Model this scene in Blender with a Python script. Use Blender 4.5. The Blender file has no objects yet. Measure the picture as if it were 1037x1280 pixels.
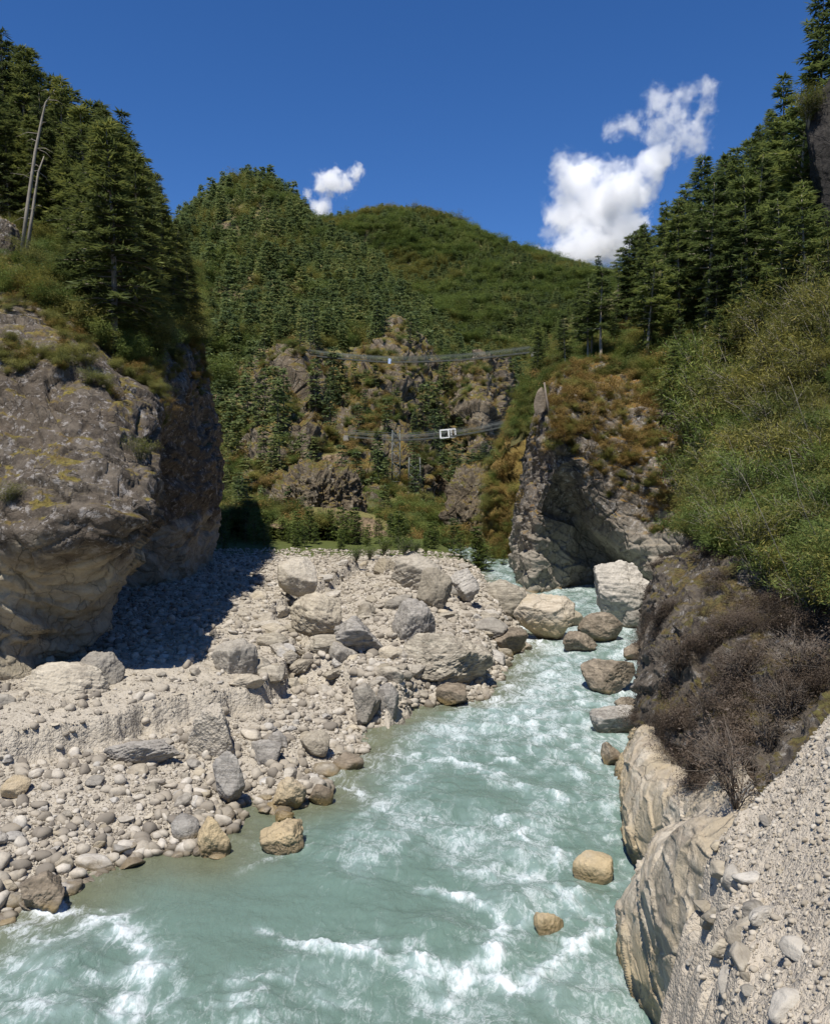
import bpy, bmesh, math, random
import numpy as np
from mathutils import Vector, Matrix

# ------------------------------------------------------------------ basics
scene = bpy.context.scene
COL = scene.collection
F_PX, CX, CY, HOR, CAMZ = 1040.0, 518.5, 640.0, 612.0, 7.0
PITCH = math.atan((CY - HOR) / F_PX)


def P(px, py, d):
    """point at horizontal distance d that the photograph shows at pixel px, py"""
    ca, sa = math.cos(PITCH), math.sin(PITCH)
    ry = F_PX * ca - (py - CY) * sa
    rz = -F_PX * sa - (py - CY) * ca
    t = d / ry
    return np.array([(px - CX) * t, d, CAMZ + rz * t])


def G(px, py, z=0.0):
    """point at height z seen at that pixel"""
    ca, sa = math.cos(PITCH), math.sin(PITCH)
    ry = F_PX * ca - (py - CY) * sa
    rz = -F_PX * sa - (py - CY) * ca
    t = (z - CAMZ) / rz
    return np.array([(px - CX) * t, ry * t, z])


def setp(o, label, cat, group=None, kind=None):
    o['label'] = label
    o['category'] = cat
    if group: o['group'] = group
    if kind: o['kind'] = kind
    return o


def mesh_np(name, verts, faces, smooth=True, mats=(), attrs=None, mat_idx=None):
    """faces: (M,k) int array, or a list of such arrays"""
    if not isinstance(faces, list): faces = [faces]
    me = bpy.data.meshes.new(name)
    verts = np.ascontiguousarray(verts, dtype=np.float32)
    me.vertices.add(len(verts))
    me.vertices.foreach_set('co', verts.ravel())
    nl = sum(f.size for f in faces)
    nf = sum(len(f) for f in faces)
    me.loops.add(nl)
    me.polygons.add(nf)
    me.loops.foreach_set('vertex_index', np.concatenate([f.ravel() for f in faces]).astype(np.int32))
    starts, k = [], 0
    for f in faces:
        starts.append(k + np.arange(len(f)) * f.shape[1]); k += f.size
    me.polygons.foreach_set('loop_start', np.concatenate(starts).astype(np.int32))
    me.polygons.foreach_set('use_smooth', np.full(nf, smooth, dtype=bool))
    if mat_idx is not None:
        me.polygons.foreach_set('material_index', mat_idx.astype(np.int32))
    for m in mats: me.materials.append(m)
    for k_, a in (attrs or {}).items():
        a = np.asarray(a, dtype=np.float32)
        at = me.attributes.new(k_, 'FLOAT', 'POINT')
        at.data.foreach_set('value', a.ravel())
    me.update(calc_edges=True)
    me.validate()
    return me


def link(name, me, parent=None):
    o = bpy.data.objects.new(name, me)
    COL.objects.link(o)
    if parent is not None: o.parent = parent
    return o


def empty(name, loc):
    o = bpy.data.objects.new(name, None)
    COL.objects.link(o)
    o.location = loc
    o.empty_display_size = .3
    return o


def copy_tree(o):
    c = o.copy(); COL.objects.link(c)
    for ch in list(o.children):
        d = ch.copy(); COL.objects.link(d); d.parent = c
        for g in list(ch.children):
            e = g.copy(); COL.objects.link(e); e.parent = d
    return c


# ------------------------------------------------------------------ noise
_r0 = np.random.default_rng(11)
_PM = _r0.permutation(256).astype(np.int32); _PM = np.concatenate([_PM, _PM, _PM])
_GR = _r0.normal(size=(256, 3)); _GR /= np.linalg.norm(_GR, axis=1)[:, None]
_RV = _r0.random((256, 3))


def perlin(p):
    i = np.floor(p).astype(np.int64); f = p - i; i &= 255
    u = f * f * f * (f * (f * 6 - 15) + 10)

    def g(dx, dy, dz):
        h = _PM[_PM[_PM[i[:, 0] + dx] + i[:, 1] + dy] + i[:, 2] + dz]
        gr = _GR[h]
        return gr[:, 0] * (f[:, 0] - dx) + gr[:, 1] * (f[:, 1] - dy) + gr[:, 2] * (f[:, 2] - dz)
    x0 = g(0, 0, 0) * (1 - u[:, 0]) + g(1, 0, 0) * u[:, 0]
    x1 = g(0, 1, 0) * (1 - u[:, 0]) + g(1, 1, 0) * u[:, 0]
    x2 = g(0, 0, 1) * (1 - u[:, 0]) + g(1, 0, 1) * u[:, 0]
    x3 = g(0, 1, 1) * (1 - u[:, 0]) + g(1, 1, 1) * u[:, 0]
    y0 = x0 * (1 - u[:, 1]) + x1 * u[:, 1]
    y1 = x2 * (1 - u[:, 1]) + x3 * u[:, 1]
    return (y0 * (1 - u[:, 2]) + y1 * u[:, 2]) * 1.5


def fbm(p, octv=4, gain=.5):
    s, a = 0, 1.0
    for k in range(octv):
        s = s + a * perlin(p * 2.03 ** k + 17.3 * k)
        a *= gain
    return s


def ridged(p, octv=4, gain=.5):
    s, a = 0, 1.0
    for k in range(octv):
        s = s + a * (1 - 2 * np.abs(perlin(p * 2.07 ** k + 31.7 * k)))
        a *= gain
    return s


def cells(p):
    """jittered cells: distance to nearest, second nearest, and a planar facet value of the nearest cell"""
    i = np.floor(p).astype(np.int64)
    f1 = np.full(len(p), 9.0); f2 = np.full(len(p), 9.0); fac = np.zeros(len(p))
    for dx in (-1, 0, 1):
        for dy in (-1, 0, 1):
            for dz in (-1, 0, 1):
                c = i + (dx, dy, dz); ci = c & 255
                h = _PM[_PM[_PM[ci[:, 0]] + ci[:, 1]] + ci[:, 2]]
                q = c + _RV[h] - p
                d = np.sqrt((q * q).sum(1))
                pl = -(q * _GR[(h * 7 + 3) & 255]).sum(1) + (_RV[h, 0] - .5) * .5
                near = d < f1
                f2 = np.where(near, f1, np.minimum(f2, d))
                fac = np.where(near, pl, fac)
                f1 = np.where(near, d, f1)
    return f1, f2, fac


def sstep(a, b, x):
    t = np.clip((x - a) / (b - a), 0, 1)
    return t * t * (3 - 2 * t)


# ------------------------------------------------------------------ materials
class NT:
    def __init__(self, name, tree=None):
        if tree is None:
            self.m = bpy.data.materials.new(name); self.m.use_nodes = True
            tree = self.m.node_tree
        self.t = tree; self.t.nodes.clear()

    def n(self, typ, **kw):
        nd = self.t.nodes.new(typ)
        for k, v in kw.items():
            if k.startswith('i_'):
                self.set(nd.inputs[k[2:].replace('_', ' ')], v)
            else:
                setattr(nd, k, v)
        return nd

    def set(self, sock, v):
        if isinstance(v, bpy.types.NodeSocket): self.t.links.new(v, sock)
        elif isinstance(v, (tuple, list)) and len(v) == 3 and sock.type == 'RGBA': sock.default_value = (*v, 1)
        else: sock.default_value = v

    def math(self, op, a, b=0.0, c=0.0, clamp=False):
        nd = self.n('ShaderNodeMath', operation=op, use_clamp=clamp)
        for s, v in zip(nd.inputs, (a, b, c)): self.set(s, v)
        return nd.outputs[0]

    def vmath(self, op, a, b=(0, 0, 0)):
        nd = self.n('ShaderNodeVectorMath', operation=op)
        self.set(nd.inputs[0], a); self.set(nd.inputs[1], b)
        return nd.outputs[0] if op not in ('LENGTH', 'DISTANCE', 'DOT_PRODUCT') else nd.outputs['Value']

    def mix(self, fac, a, b):
        nd = self.n('ShaderNodeMix', data_type='RGBA')
        self.set(nd.inputs['Factor'], fac); self.set(nd.inputs['A'], a); self.set(nd.inputs['B'], b)
        return nd.outputs['Result']

    def noise(self, vec, scale, detail=5, rough=.55, dist=0.0):
        nd = self.n('ShaderNodeTexNoise'); self.set(nd.inputs['Vector'], vec)
        nd.inputs['Scale'].default_value = scale; nd.inputs['Detail'].default_value = detail
        nd.inputs['Roughness'].default_value = rough; nd.inputs['Distortion'].default_value = dist
        return nd

    def voro(self, vec, scale, feature='F1'):
        nd = self.n('ShaderNodeTexVoronoi', feature=feature); self.set(nd.inputs['Vector'], vec)
        nd.inputs['Scale'].default_value = scale
        return nd

    def ramp(self, fac, a, b, smooth=True):
        nd = self.n('ShaderNodeMapRange'); nd.interpolation_type = 'SMOOTHSTEP' if smooth else 'LINEAR'
        self.set(nd.inputs['Value'], fac); self.set(nd.inputs['From Min'], a); self.set(nd.inputs['From Max'], b)
        return nd.outputs['Result']

    def bump(self, h, strength, dist, normal=None):
        nd = self.n('ShaderNodeBump'); self.set(nd.inputs['Height'], h)
        nd.inputs['Strength'].default_value = strength; nd.inputs['Distance'].default_value = dist
        if normal is not None: self.set(nd.inputs['Normal'], normal)
        return nd.outputs[0]

    def out(self, shader, volume=None):
        o = self.n('ShaderNodeOutputMaterial')
        if shader is not None: self.t.links.new(shader, o.inputs['Surface'])
        if volume is not None: self.t.links.new(volume, o.inputs['Volume'])
        return self.m

    def bsdf(self, color, rough=.85, normal=None, spec=.25):
        b = self.n('ShaderNodeBsdfPrincipled')
        self.set(b.inputs['Base Color'], color); self.set(b.inputs['Roughness'], rough)
        self.set(b.inputs['Specular IOR Level'], spec)
        if normal is not None: self.set(b.inputs['Normal'], normal)
        return b.outputs[0]


def rock_mat(name, light, mid, dark, scale=1.0, lichen=None, lichen_amt=.5, moss=None, moss2=None, moss_amt=.5,
             low=None, low_z=(3, 5), bump=.5, band=0.0, wet=True, per_object=False, crack=.5, stain=None):
    """weathered stone: mottled colour, fine cracks, lichen, plants on level faces, scoured foot, wet waterline"""
    t = NT(name)
    geo = t.n('ShaderNodeNewGeometry')
    if per_object:
        tc = t.n('ShaderNodeTexCoord'); oi = t.n('ShaderNodeObjectInfo')
        off = t.n('ShaderNodeCombineXYZ')
        for k, mul in enumerate((37.0, 91.0, 57.0)): t.set(off.inputs[k], t.math('MULTIPLY', oi.outputs['Random'], mul))
        sc = t.n('ShaderNodeVectorMath', operation='MULTIPLY')
        vt = t.n('ShaderNodeVectorTransform', vector_type='VECTOR', convert_from='WORLD', convert_to='WORLD')
        pos = t.vmath('ADD', geo.outputs['Position'], off.outputs[0])
        rnd = oi.outputs['Random']
    else:
        pos = geo.outputs['Position']; rnd = None
    n1 = t.noise(pos, .35 * scale, 6, .6, .4).outputs[0]
    n2 = t.noise(pos, 1.7 * scale, 8, .68, .3).outputs[0]
    n3 = t.noise(pos, 9 * scale, 6, .7).outputs[0]
    cr = t.voro(t.vmath('ADD', pos, t.vmath('SCALE', t.noise(pos, 1.3 * scale, 4).outputs['Color'])), .9 * scale, 'DISTANCE_TO_EDGE').outputs['Distance']
    c = t.mix(t.ramp(n2, .38, .62), dark, light)
    c = t.mix(t.ramp(n1, .35, .65), c, mid)
    c = t.mix(t.math('MULTIPLY', t.ramp(n3, .45, .75), .5), c, light)
    c = t.mix(t.math('MULTIPLY', t.ramp(n3, .5, .25), .45), c, dark)
    if band:
        mp = t.n('ShaderNodeMapping'); t.set(mp.inputs['Vector'], pos)
        mp.inputs['Rotation'].default_value = (.35, .5, .3); mp.inputs['Scale'].default_value = (.6, .6, 6)
        bn = t.noise(mp.outputs[0], 2.2 * scale, 5, .6, .8).outputs[0]
        c = t.mix(t.math('MULTIPLY', t.ramp(bn, .44, .6), band), c, dark)
        c = t.mix(t.math('MULTIPLY', t.ramp(bn, .5, .36), band * .7), c, light)
    if stain is not None:
        mp = t.n('ShaderNodeMapping'); t.set(mp.inputs['Vector'], pos)
        mp.inputs['Scale'].default_value = (1, 1, .12)
        sn = t.noise(mp.outputs[0], 1.1 * scale, 5, .6).outputs[0]
        c = t.mix(t.math('MULTIPLY', t.ramp(sn, .48, .6), .75), c, stain)
    if low is not None:
        sep = t.n('ShaderNodeSeparateXYZ'); t.set(sep.inputs[0], geo.outputs['Position'])
        zz = t.math('ADD', sep.outputs[2], t.math('MULTIPLY', t.math('SUBTRACT', n1, .5), 5.0))
        fac = t.ramp(zz, low_z[1], low_z[0])
        lowc = t.mix(t.ramp(n2, .35, .65), low, tuple(v * .72 for v in low))
        lowc = t.mix(t.math('MULTIPLY', t.ramp(n3, .5, .25), .4), lowc, tuple(v * .5 for v in low))
        c = t.mix(fac, c, lowc)
        inv = t.math('SUBTRACT', 1.0, fac)
    else:
        inv = 1.0
    if lichen is not None:
        ln = t.noise(pos, 3.1 * scale, 9, .75, .2).outputs[0]
        lf = t.math('MULTIPLY', t.ramp(ln, .60 - .12 * lichen_amt, .66 - .1 * lichen_amt), inv)
        c = t.mix(t.math('MULTIPLY', lf, .8), c, lichen)
    crk = t.ramp(cr, .0, .035)
    c = t.mix(t.math('MULTIPLY', t.math('SUBTRACT', 1.0, crk), crack), c, tuple(v * .35 for v in dark))
    rough = .9
    if moss is not None:
        nz = t.n('ShaderNodeSeparateXYZ'); t.set(nz.inputs[0], geo.outputs['Normal'])
        mn = t.noise(pos, .9 * scale, 8, .7).outputs[0]
        mf = t.math('ADD', t.math('MULTIPLY', nz.outputs[2], .7), t.math('MULTIPLY', t.math('SUBTRACT', mn, .5), 2.2))
        mf = t.math('MULTIPLY', t.ramp(mf, .75 - .6 * moss_amt, .95 - .6 * moss_amt), inv)
        mc = t.mix(t.ramp(t.noise(pos, 2.3 * scale, 6, .7).outputs[0], .4, .6), moss, moss2 or moss)
        mc = t.mix(t.ramp(n3, .6, .35), mc, tuple(v * .4 for v in moss))
        c = t.mix(mf, c, mc)
    if rnd is not None:
        hs = t.n('ShaderNodeHueSaturation')
        t.set(hs.inputs['Value'], t.math('ADD', .68, t.math('MULTIPLY', rnd, .55)))
        t.set(hs.inputs['Saturation'], t.math('ADD', .6, t.math('MULTIPLY', t.math('FRACT', t.math('MULTIPLY', rnd, 13.7)), .75)))
        t.set(hs.inputs['Color'], c); c = hs.outputs[0]
    if wet:
        sep2 = t.n('ShaderNodeSeparateXYZ'); t.set(sep2.inputs[0], geo.outputs['Position'])
        wz = t.math('ADD', sep2.outputs[2], t.math('MULTIPLY', t.math('SUBTRACT', n2, .5), .5))
        wf = t.ramp(wz, .32, .08)
        wc = t.mix(t.ramp(n1, .42, .58), (.10, .075, .045), (.22, .155, .06))
        c = t.mix(t.math('MULTIPLY', wf, .75), c, wc)
        rough = t.math('SUBTRACT', .9, t.math('MULTIPLY', wf, .55))
    hgt = t.math('ADD', t.math('MULTIPLY', n2, .6), t.math('MULTIPLY', n3, .25))
    hgt = t.math('ADD', hgt, t.math('MULTIPLY', crk, .12))
    nb = t.bump(hgt, bump, .25 / scale)
    nb = t.bump(t.noise(pos, 34 * scale, 4, .7).outputs[0], bump * .6, .03 / scale, nb)
    return t.out(t.bsdf(c, rough, nb, .3))


def leaf_mat(name, cols, transl=.3, rough=.6, nscale=.25):
    """foliage: colour from the tint of each spray, the plant's own random number and slow patches"""
    t = NT(name)
    at = t.n('ShaderNodeAttribute', attribute_name='tint')
    oi = t.n('ShaderNodeObjectInfo')
    geo = t.n('ShaderNodeNewGeometry')
    nz = t.noise(geo.outputs['Position'], nscale, 3, .6).outputs[0]
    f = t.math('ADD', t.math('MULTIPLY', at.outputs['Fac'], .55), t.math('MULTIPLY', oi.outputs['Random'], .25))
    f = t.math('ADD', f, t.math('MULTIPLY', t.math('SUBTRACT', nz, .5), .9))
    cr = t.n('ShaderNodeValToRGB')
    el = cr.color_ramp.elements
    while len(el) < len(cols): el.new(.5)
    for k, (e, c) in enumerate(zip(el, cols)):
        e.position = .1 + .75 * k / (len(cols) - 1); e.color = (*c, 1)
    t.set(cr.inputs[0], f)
    d = t.bsdf(cr.outputs[0], rough, None, .2)
    tr = t.n('ShaderNodeBsdfTranslucent'); t.set(tr.inputs[0], cr.outputs[0])
    ms = t.n('ShaderNodeMixShader'); ms.inputs[0].default_value = transl
    t.set(ms.inputs[1], d); t.set(ms.inputs[2], tr.outputs[0])
    return t.out(ms.outputs[0])


def plain_mat(name, c, rough=.6, metal=0.0, var=.3, scale=3.0):
    t = NT(name)
    tc = t.n('ShaderNodeTexCoord')
    n = t.noise(tc.outputs['Object'], scale, 6, .65).outputs[0]
    col = t.mix(t.math('MULTIPLY', t.ramp(n, .35, .65), var), c, tuple(v * .4 for v in c))
    b = t.n('ShaderNodeBsdfPrincipled'); t.set(b.inputs['Base Color'], col)
    b.inputs['Roughness'].default_value = rough; b.inputs['Metallic'].default_value = metal
    t.set(b.inputs['Normal'], t.bump(n, .3, .02))
    return t.out(b.outputs[0])


def gravel_mat(name, a, b, c, scale, moss=None, rock=None):
    t = NT(name)
    geo = t.n('ShaderNodeNewGeometry'); pos = geo.outputs['Position']
    wob = t.vmath('ADD', pos, t.vmath('SCALE', t.noise(pos, 3 * scale, 3).outputs['Color']))
    v1 = t.voro(pos, 5.5 * scale); v2 = t.voro(pos, 14 * scale); v3 = t.voro(pos, 36 * scale)
    s1 = t.n('ShaderNodeSeparateXYZ'); t.set(s1.inputs[0], v1.outputs['Color'])
    s2 = t.n('ShaderNodeSeparateXYZ'); t.set(s2.inputs[0], v2.outputs['Color'])
    s3 = t.n('ShaderNodeSeparateXYZ'); t.set(s3.inputs[0], v3.outputs['Color'])
    big = t.noise(pos, .45 * scale, 6, .6).outputs[0]
    col = t.mix(s2.outputs[0], a, b)
    col = t.mix(t.math('MULTIPLY', s3.outputs[1], .5), col, c)
    col = t.mix(t.math('MULTIPLY', t.ramp(s1.outputs[0], .6, .8), .6), col, t.mix(s1.outputs[1], a, c))
    col = t.mix(t.ramp(big, .35, .7), col, tuple((x + y) / 2 for x, y in zip(a, b)))
    if moss is not None:
        mn = t.noise(pos, .25, 8, .7).outputs[0]
        at = t.n('ShaderNodeAttribute', attribute_name='veg')
        mf = t.ramp(t.math('ADD', mn, t.math('SUBTRACT', at.outputs['Fac'], .5)), .4, .55)
        mc = t.mix(t.noise(pos, 1.2, 6, .7).outputs[0], moss, tuple(v * .5 for v in moss))
        col = t.mix(mf, col, mc)
    if rock is not None:
        nz = t.n('ShaderNodeSeparateXYZ'); t.set(nz.inputs[0], geo.outputs['Normal'])
        rn = t.noise(pos, 4 * scale, 8, .7).outputs[0]
        rf = t.ramp(t.math('ADD', nz.outputs[2], t.math('MULTIPLY', t.math('SUBTRACT', rn, .5), .7)), .76, .6)
        col = t.mix(rf, col, t.mix(t.ramp(rn, .35, .65), tuple(v * .35 for v in rock), tuple(v * 1.5 for v in rock)))
    h = t.math('ADD', t.math('MULTIPLY', v2.outputs['Distance'], -.5), t.math('MULTIPLY', v3.outputs['Distance'], -.25))
    h = t.math('ADD', h, t.math('MULTIPLY', v1.outputs['Distance'], -.7))
    sep = t.n('ShaderNodeSeparateXYZ'); t.set(sep.inputs[0], pos)
    wf = t.ramp(t.math('ADD', sep.outputs[2], t.math('MULTIPLY', t.math('SUBTRACT', big, .5), .3)), .12, .0)
    col = t.mix(t.math('MULTIPLY', wf, .6), col, (.09, .075, .055))
    return t.out(t.bsdf(col, .92, t.bump(h, .7, .09 / scale), .2))


# ------------------------------------------------------------------ surfaces
def crm(n, m, rep=False):
    """Catmull-Rom weights, m samples over n control points"""
    W = np.zeros((m, n))
    for k, u in enumerate(np.linspace(0, n - 1, m)):
        i = min(int(u), n - 2); f = u - i
        w = [-.5 * f + f * f - .5 * f ** 3, 1 - 2.5 * f * f + 1.5 * f ** 3, .5 * f + 2 * f * f - 1.5 * f ** 3, -.5 * f * f + .5 * f ** 3]
        for j, q in zip((i - 1, i, i + 1, i + 2), w):
            if j < 0:
                W[k, 0] += 2 * q; W[k, 1] -= q
            elif j >= n:
                W[k, n - 1] += 2 * q; W[k, n - 2] -= q
            else: W[k, j] += q
    return W


def grid_faces(a, b):
    i = np.arange(a * b).reshape(a, b)
    return np.stack([i[:-1, :-1], i[1:, :-1], i[1:, 1:], i[:-1, 1:]], -1).reshape(-1, 4)


def grid_normals(g):
    du = np.gradient(g, axis=0); dv = np.gradient(g, axis=1)
    n = np.cross(du, dv)
    return n / (np.linalg.norm(n, axis=2, keepdims=True) + 1e-9)


def loft(ctrl, ns, nk):
    c = np.array([[p if len(p) == 3 and isinstance(p, np.ndarray) else P(*p) for p in row] for row in ctrl])
    A, B = crm(c.shape[0], ns), crm(c.shape[1], nk)
    return np.einsum('si,ijc,kj->skc', A, c, B)


def rock_detail(g, n, amp, size, blocks=.35, strata=.0, fine=.08):
    """push a grid along its normals: bulges, ridges, tilted fracture blocks, cracks and grit"""
    p = g.reshape(-1, 3); q = p / size
    warp = np.stack([perlin(q * .8 + 5), perlin(q * .8 + 55), perlin(q * .8 + 95)], 1)
    d = amp * .55 * fbm(q * .6, 4)
    st = q * (1, 1, 1) + .35 * warp
    st = st @ np.array(Matrix.Rotation(.5, 3, 'Y') @ Matrix.Rotation(.3, 3, 'X'))
    _, _, f = cells(st * (.8, .8, 1.3))
    d += amp * blocks * f
    f1, f2, f = cells(st * (2.1, 2.1, 3.2) + 9)
    d += amp * blocks * .45 * f - amp * .10 * (1 - sstep(0, .12, f2 - f1))
    _, _, f = cells(st * (5.5, 5.5, 9) + 3)
    d += amp * blocks * .16 * f
    d += amp * fine * ridged(q * 3.1, 4)
    if strata:                                              # tilted beds standing out as ledges
        for tilt, per, am in (((.30, .15, .94), .62, 1.0), ((.30, .15, .94), .23, .35), ((.8, -.5, .2), .8, .6)):
            h = (p @ np.array(tilt)) / (size * per) + .8 * warp[:, 0] + .5 * perlin(q * .5 + 77)
            fr = h - np.floor(h)
            wgt = .45 + .55 * sstep(-.25, .3, perlin(q * .7 + 33 * am))
            d += amp * strata * am * wgt * (np.where(fr < .82, fr / .82, (1 - fr) / .18) - .5)
    return g + n * d.reshape(g.shape[:2])[..., None]


_ICO = {}


def ico(sub):
    if sub not in _ICO:
        bm = bmesh.new(); bmesh.ops.create_icosphere(bm, subdivisions=sub, radius=1)
        v = np.array([x.co[:] for x in bm.verts]); f = np.array([[x.index for x in y.verts] for y in bm.faces])
        bm.free(); v /= np.linalg.norm(v, axis=1)[:, None]
        _ICO[sub] = (v, f)
    return _ICO[sub]


def rock_shape(seed, sub, angular=.7, rough=.1, squash=(1, 1, 1), strata=0.0, planes=11):
    """a boulder: sphere cut by random planes, softened, roughened; fitted to a unit box"""
    r = np.random.default_rng(seed)
    v, f = ico(sub)
    pl = r.normal(size=(planes, 3)); pl /= np.linalg.norm(pl, axis=1)[:, None]
    off = r.uniform(.5, .95, planes)
    dt = v @ pl.T
    rad = np.where(dt > .05, off / np.maximum(dt, .05), 9)
    k = 10 + 38 * angular
    sm = -np.log(np.exp(-k * np.minimum(rad, 1.15)).sum(1) + math.exp(-k * 1.1)) / k
    rr = sm * min(1, angular * 1.15) + (1 - min(1, angular * 1.15)) * .85
    p = v * rr[:, None] * np.array(squash)
    o = r.uniform(0, 90, 3)
    d = rough * fbm(p * 1.6 + o, 5, .5) + rough * .35 * ridged(p * 3.3 + o, 3)
    if strata:
        R = np.array(Matrix.Rotation(r.uniform(-.6, .6), 3, 'X') @ Matrix.Rotation(r.uniform(-.6, .6), 3, 'Y'))
        q = p @ R
        d += strata * fbm(q * (1.2, 1.2, 9) + o, 3)
    if sub >= 5:
        _, _, fc = cells(p * 2.2 + o + .3 * fbm(p * 2, 2)[:, None]); d += rough * .22 * fc * min(1, angular * 1.2)
        d += rough * .16 * ridged(p * 7 + o, 4)
    p = p + v * d[:, None]
    lo, hi = p.min(0), p.max(0)
    return (p - (lo + hi) / 2) / (hi - lo), f


def replicate(bv, bf, pos, scl, R):
    """N copies of one base shape as arrays; scl (N,3), R (N,3,3)"""
    N = len(pos)
    v = (bv[None] * scl[:, None, :]) @ np.transpose(R, (0, 2, 1)) + pos[:, None, :]
    f = bf[None] + (np.arange(N) * len(bv))[:, None, None]
    return v.reshape(-1, 3), f.reshape(-1, bf.shape[1])


def rots_z(a):
    c, s = np.cos(a), np.sin(a); z = np.zeros_like(a); o = np.ones_like(a)
    return np.stack([np.stack([c, -s, z], 1), np.stack([s, c, z], 1), np.stack([z, z, o], 1)], 1)


def rots_any(r, n, tilt=1.0):
    a = rots_z(r.uniform(0, 6.283, n))
    t = r.normal(0, .35 * tilt, n); c, s = np.cos(t), np.sin(t); z = np.zeros(n); o = np.ones(n)
    b = np.stack([np.stack([o, z, z], 1), np.stack([z, c, -s], 1), np.stack([z, s, c], 1)], 1)
    return b @ a


def join(parts):
    V, F, k = [], [], 0
    for v, f in parts:
        V.append(v); F.append(f + k); k += len(v)
    return np.concatenate(V), np.concatenate(F)


def tube(pts, rad, seg=7):
    """tapered tube along a polyline, closed at the ends"""
    pts = np.asarray(pts, float); rad = np.asarray(rad, float)
    t = np.gradient(pts, axis=0); t /= np.linalg.norm(t, axis=1)[:, None] + 1e-9
    ref = np.where(np.abs(t[:, 2:3]) > .9, np.array([[1., 0, 0]]), np.array([[0., 0, 1.]]))
    a = np.cross(t, ref); a /= np.linalg.norm(a, axis=1)[:, None]; b = np.cross(t, a)
    th = np.arange(seg) / seg * 2 * math.pi
    ring = pts[:, None] + rad[:, None, None] * (np.cos(th)[None, :, None] * a[:, None] + np.sin(th)[None, :, None] * b[:, None])
    n = len(pts)
    V = np.concatenate([ring.reshape(-1, 3), pts[:1], pts[-1:]])
    fs = []
    for i in range(n - 1):
        for j in range(seg):
            k = (j + 1) % seg
            fs += [(i * seg + j, i * seg + k, (i + 1) * seg + k), (i * seg + j, (i + 1) * seg + k, (i + 1) * seg + j)]
    for j in range(seg):
        k = (j + 1) % seg
        fs += [(n * seg, k, j), (n * seg + 1, (n - 1) * seg + j, (n - 1) * seg + k)]
    return V, np.array(fs)


# ------------------------------------------------------------------ plants
def blades(base, dirv, length, width, r, flat=None):
    """one narrow leaf-shaped pair of triangles per entry"""
    n = len(base)
    up = np.tile(np.array([0, 0, 1.0]), (n, 1)) + r.normal(0, .35, (n, 3)) if flat is None else flat
    side = np.cross(dirv, up); side /= np.linalg.norm(side, axis=1)[:, None] + 1e-9
    mid = base + dirv * (length * .45)[:, None]
    tip = base + dirv * length[:, None]
    v = np.stack([base, mid + side * (width * .5)[:, None], tip, mid - side * (width * .5)[:, None]], 1).reshape(-1, 3)
    return v, np.arange(n * 4).reshape(n, 4)


def conifer(seed, whorls, nb, dens, width=.2, base=.14, spray=.05, rise=.15, droop=.45, ragged=.4, lean=.02, per=2, sw=.3):
    """crown arrays (verts, quads, tint) and trunk arrays for a conifer one unit tall"""
    r = np.random.default_rng(seed)
    B, D, Ln, T = [], [], [], []
    wood = []
    zz = np.linspace(0, 1, 9)
    bend = np.stack([lean * np.sin(zz * 2.2 + seed), lean * np.cos(zz * 1.7 + seed), zz], 1); bend[:, :2] -= bend[0, :2]
    wood.append(tube(bend - np.array([[0, 0, .03]]), .014 * (1.02 - zz) + .0012, 7))

    def ax(t): return np.array([np.interp(t, zz, bend[:, 0]), np.interp(t, zz, bend[:, 1]), t])
    for w in range(whorls):
        q = (w + r.random() * .7) / whorls
        t = base + (1 - base) * q
        L0 = width * (1 - q) ** .72 * (.6 + .4 * min(1, q / .18))
        tier = r.uniform(.72, 1.12)
        for b in range(nb):
            if r.random() < .13: continue
            az = 2 * math.pi * (b + r.random()) / nb + w * 1.3
            L = L0 * tier * r.uniform(1 - ragged, 1.12) + .012
            rad = np.array([math.cos(az), math.sin(az), 0]); tan = np.array([-rad[1], rad[0], 0])
            rs, dr = rise + .35 * q + r.normal(0, .06), droop * (1 - .5 * q) + r.normal(0, .06)
            c0 = ax(t)
            f = lambda u: c0 + rad * (L * u)[:, None] + np.array([0, 0, 1]) * (L * (rs * u - dr * u * u))[:, None]
            tw = r.uniform()
            if L > .05:
                wood.append(tube(f(np.array([0, .45, .8])), np.array([.0032, .0024, .0008]) * (.5 + L / width), 3))
            ns = max(3, int(dens * L / width))
            u = np.clip(np.linspace(.22, 1, ns) + r.normal(0, .03, ns), .15, 1.02)
            for k in range(per):
                for s in (-1, 1):
                    ph = r.uniform(.3, 1.25, ns)
                    pts = f(u) + r.normal(0, .004, (ns, 3))
                    dv = rad * np.cos(ph)[:, None] + tan * (s * np.sin(ph))[:, None]
                    dv[:, 2] += r.normal(-.05, .22, ns)
                    dv /= np.linalg.norm(dv, axis=1)[:, None]
                    B.append(pts); D.append(dv)
                    Ln.append(spray * (1.2 - .55 * u) * r.uniform(.7, 1.25, ns))
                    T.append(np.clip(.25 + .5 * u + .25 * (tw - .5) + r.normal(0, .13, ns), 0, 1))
    nt = 10
    B.append(np.tile(ax(.965), (nt, 1)) + np.stack([np.zeros(nt), np.zeros(nt), r.uniform(0, .035, nt)], 1))
    dv = r.normal(0, .4, (nt, 3)); dv[:, 2] = 1; D.append(dv / np.linalg.norm(dv, axis=1)[:, None])
    Ln.append(np.full(nt, .035)); T.append(np.full(nt, .7))
    B, D, Ln, T = (np.concatenate(x) for x in (B, D, Ln, T))
    v, f = blades(B, D, Ln, Ln * sw, r)
    return (v, f, np.repeat(T, 4)), join(wood)


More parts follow.
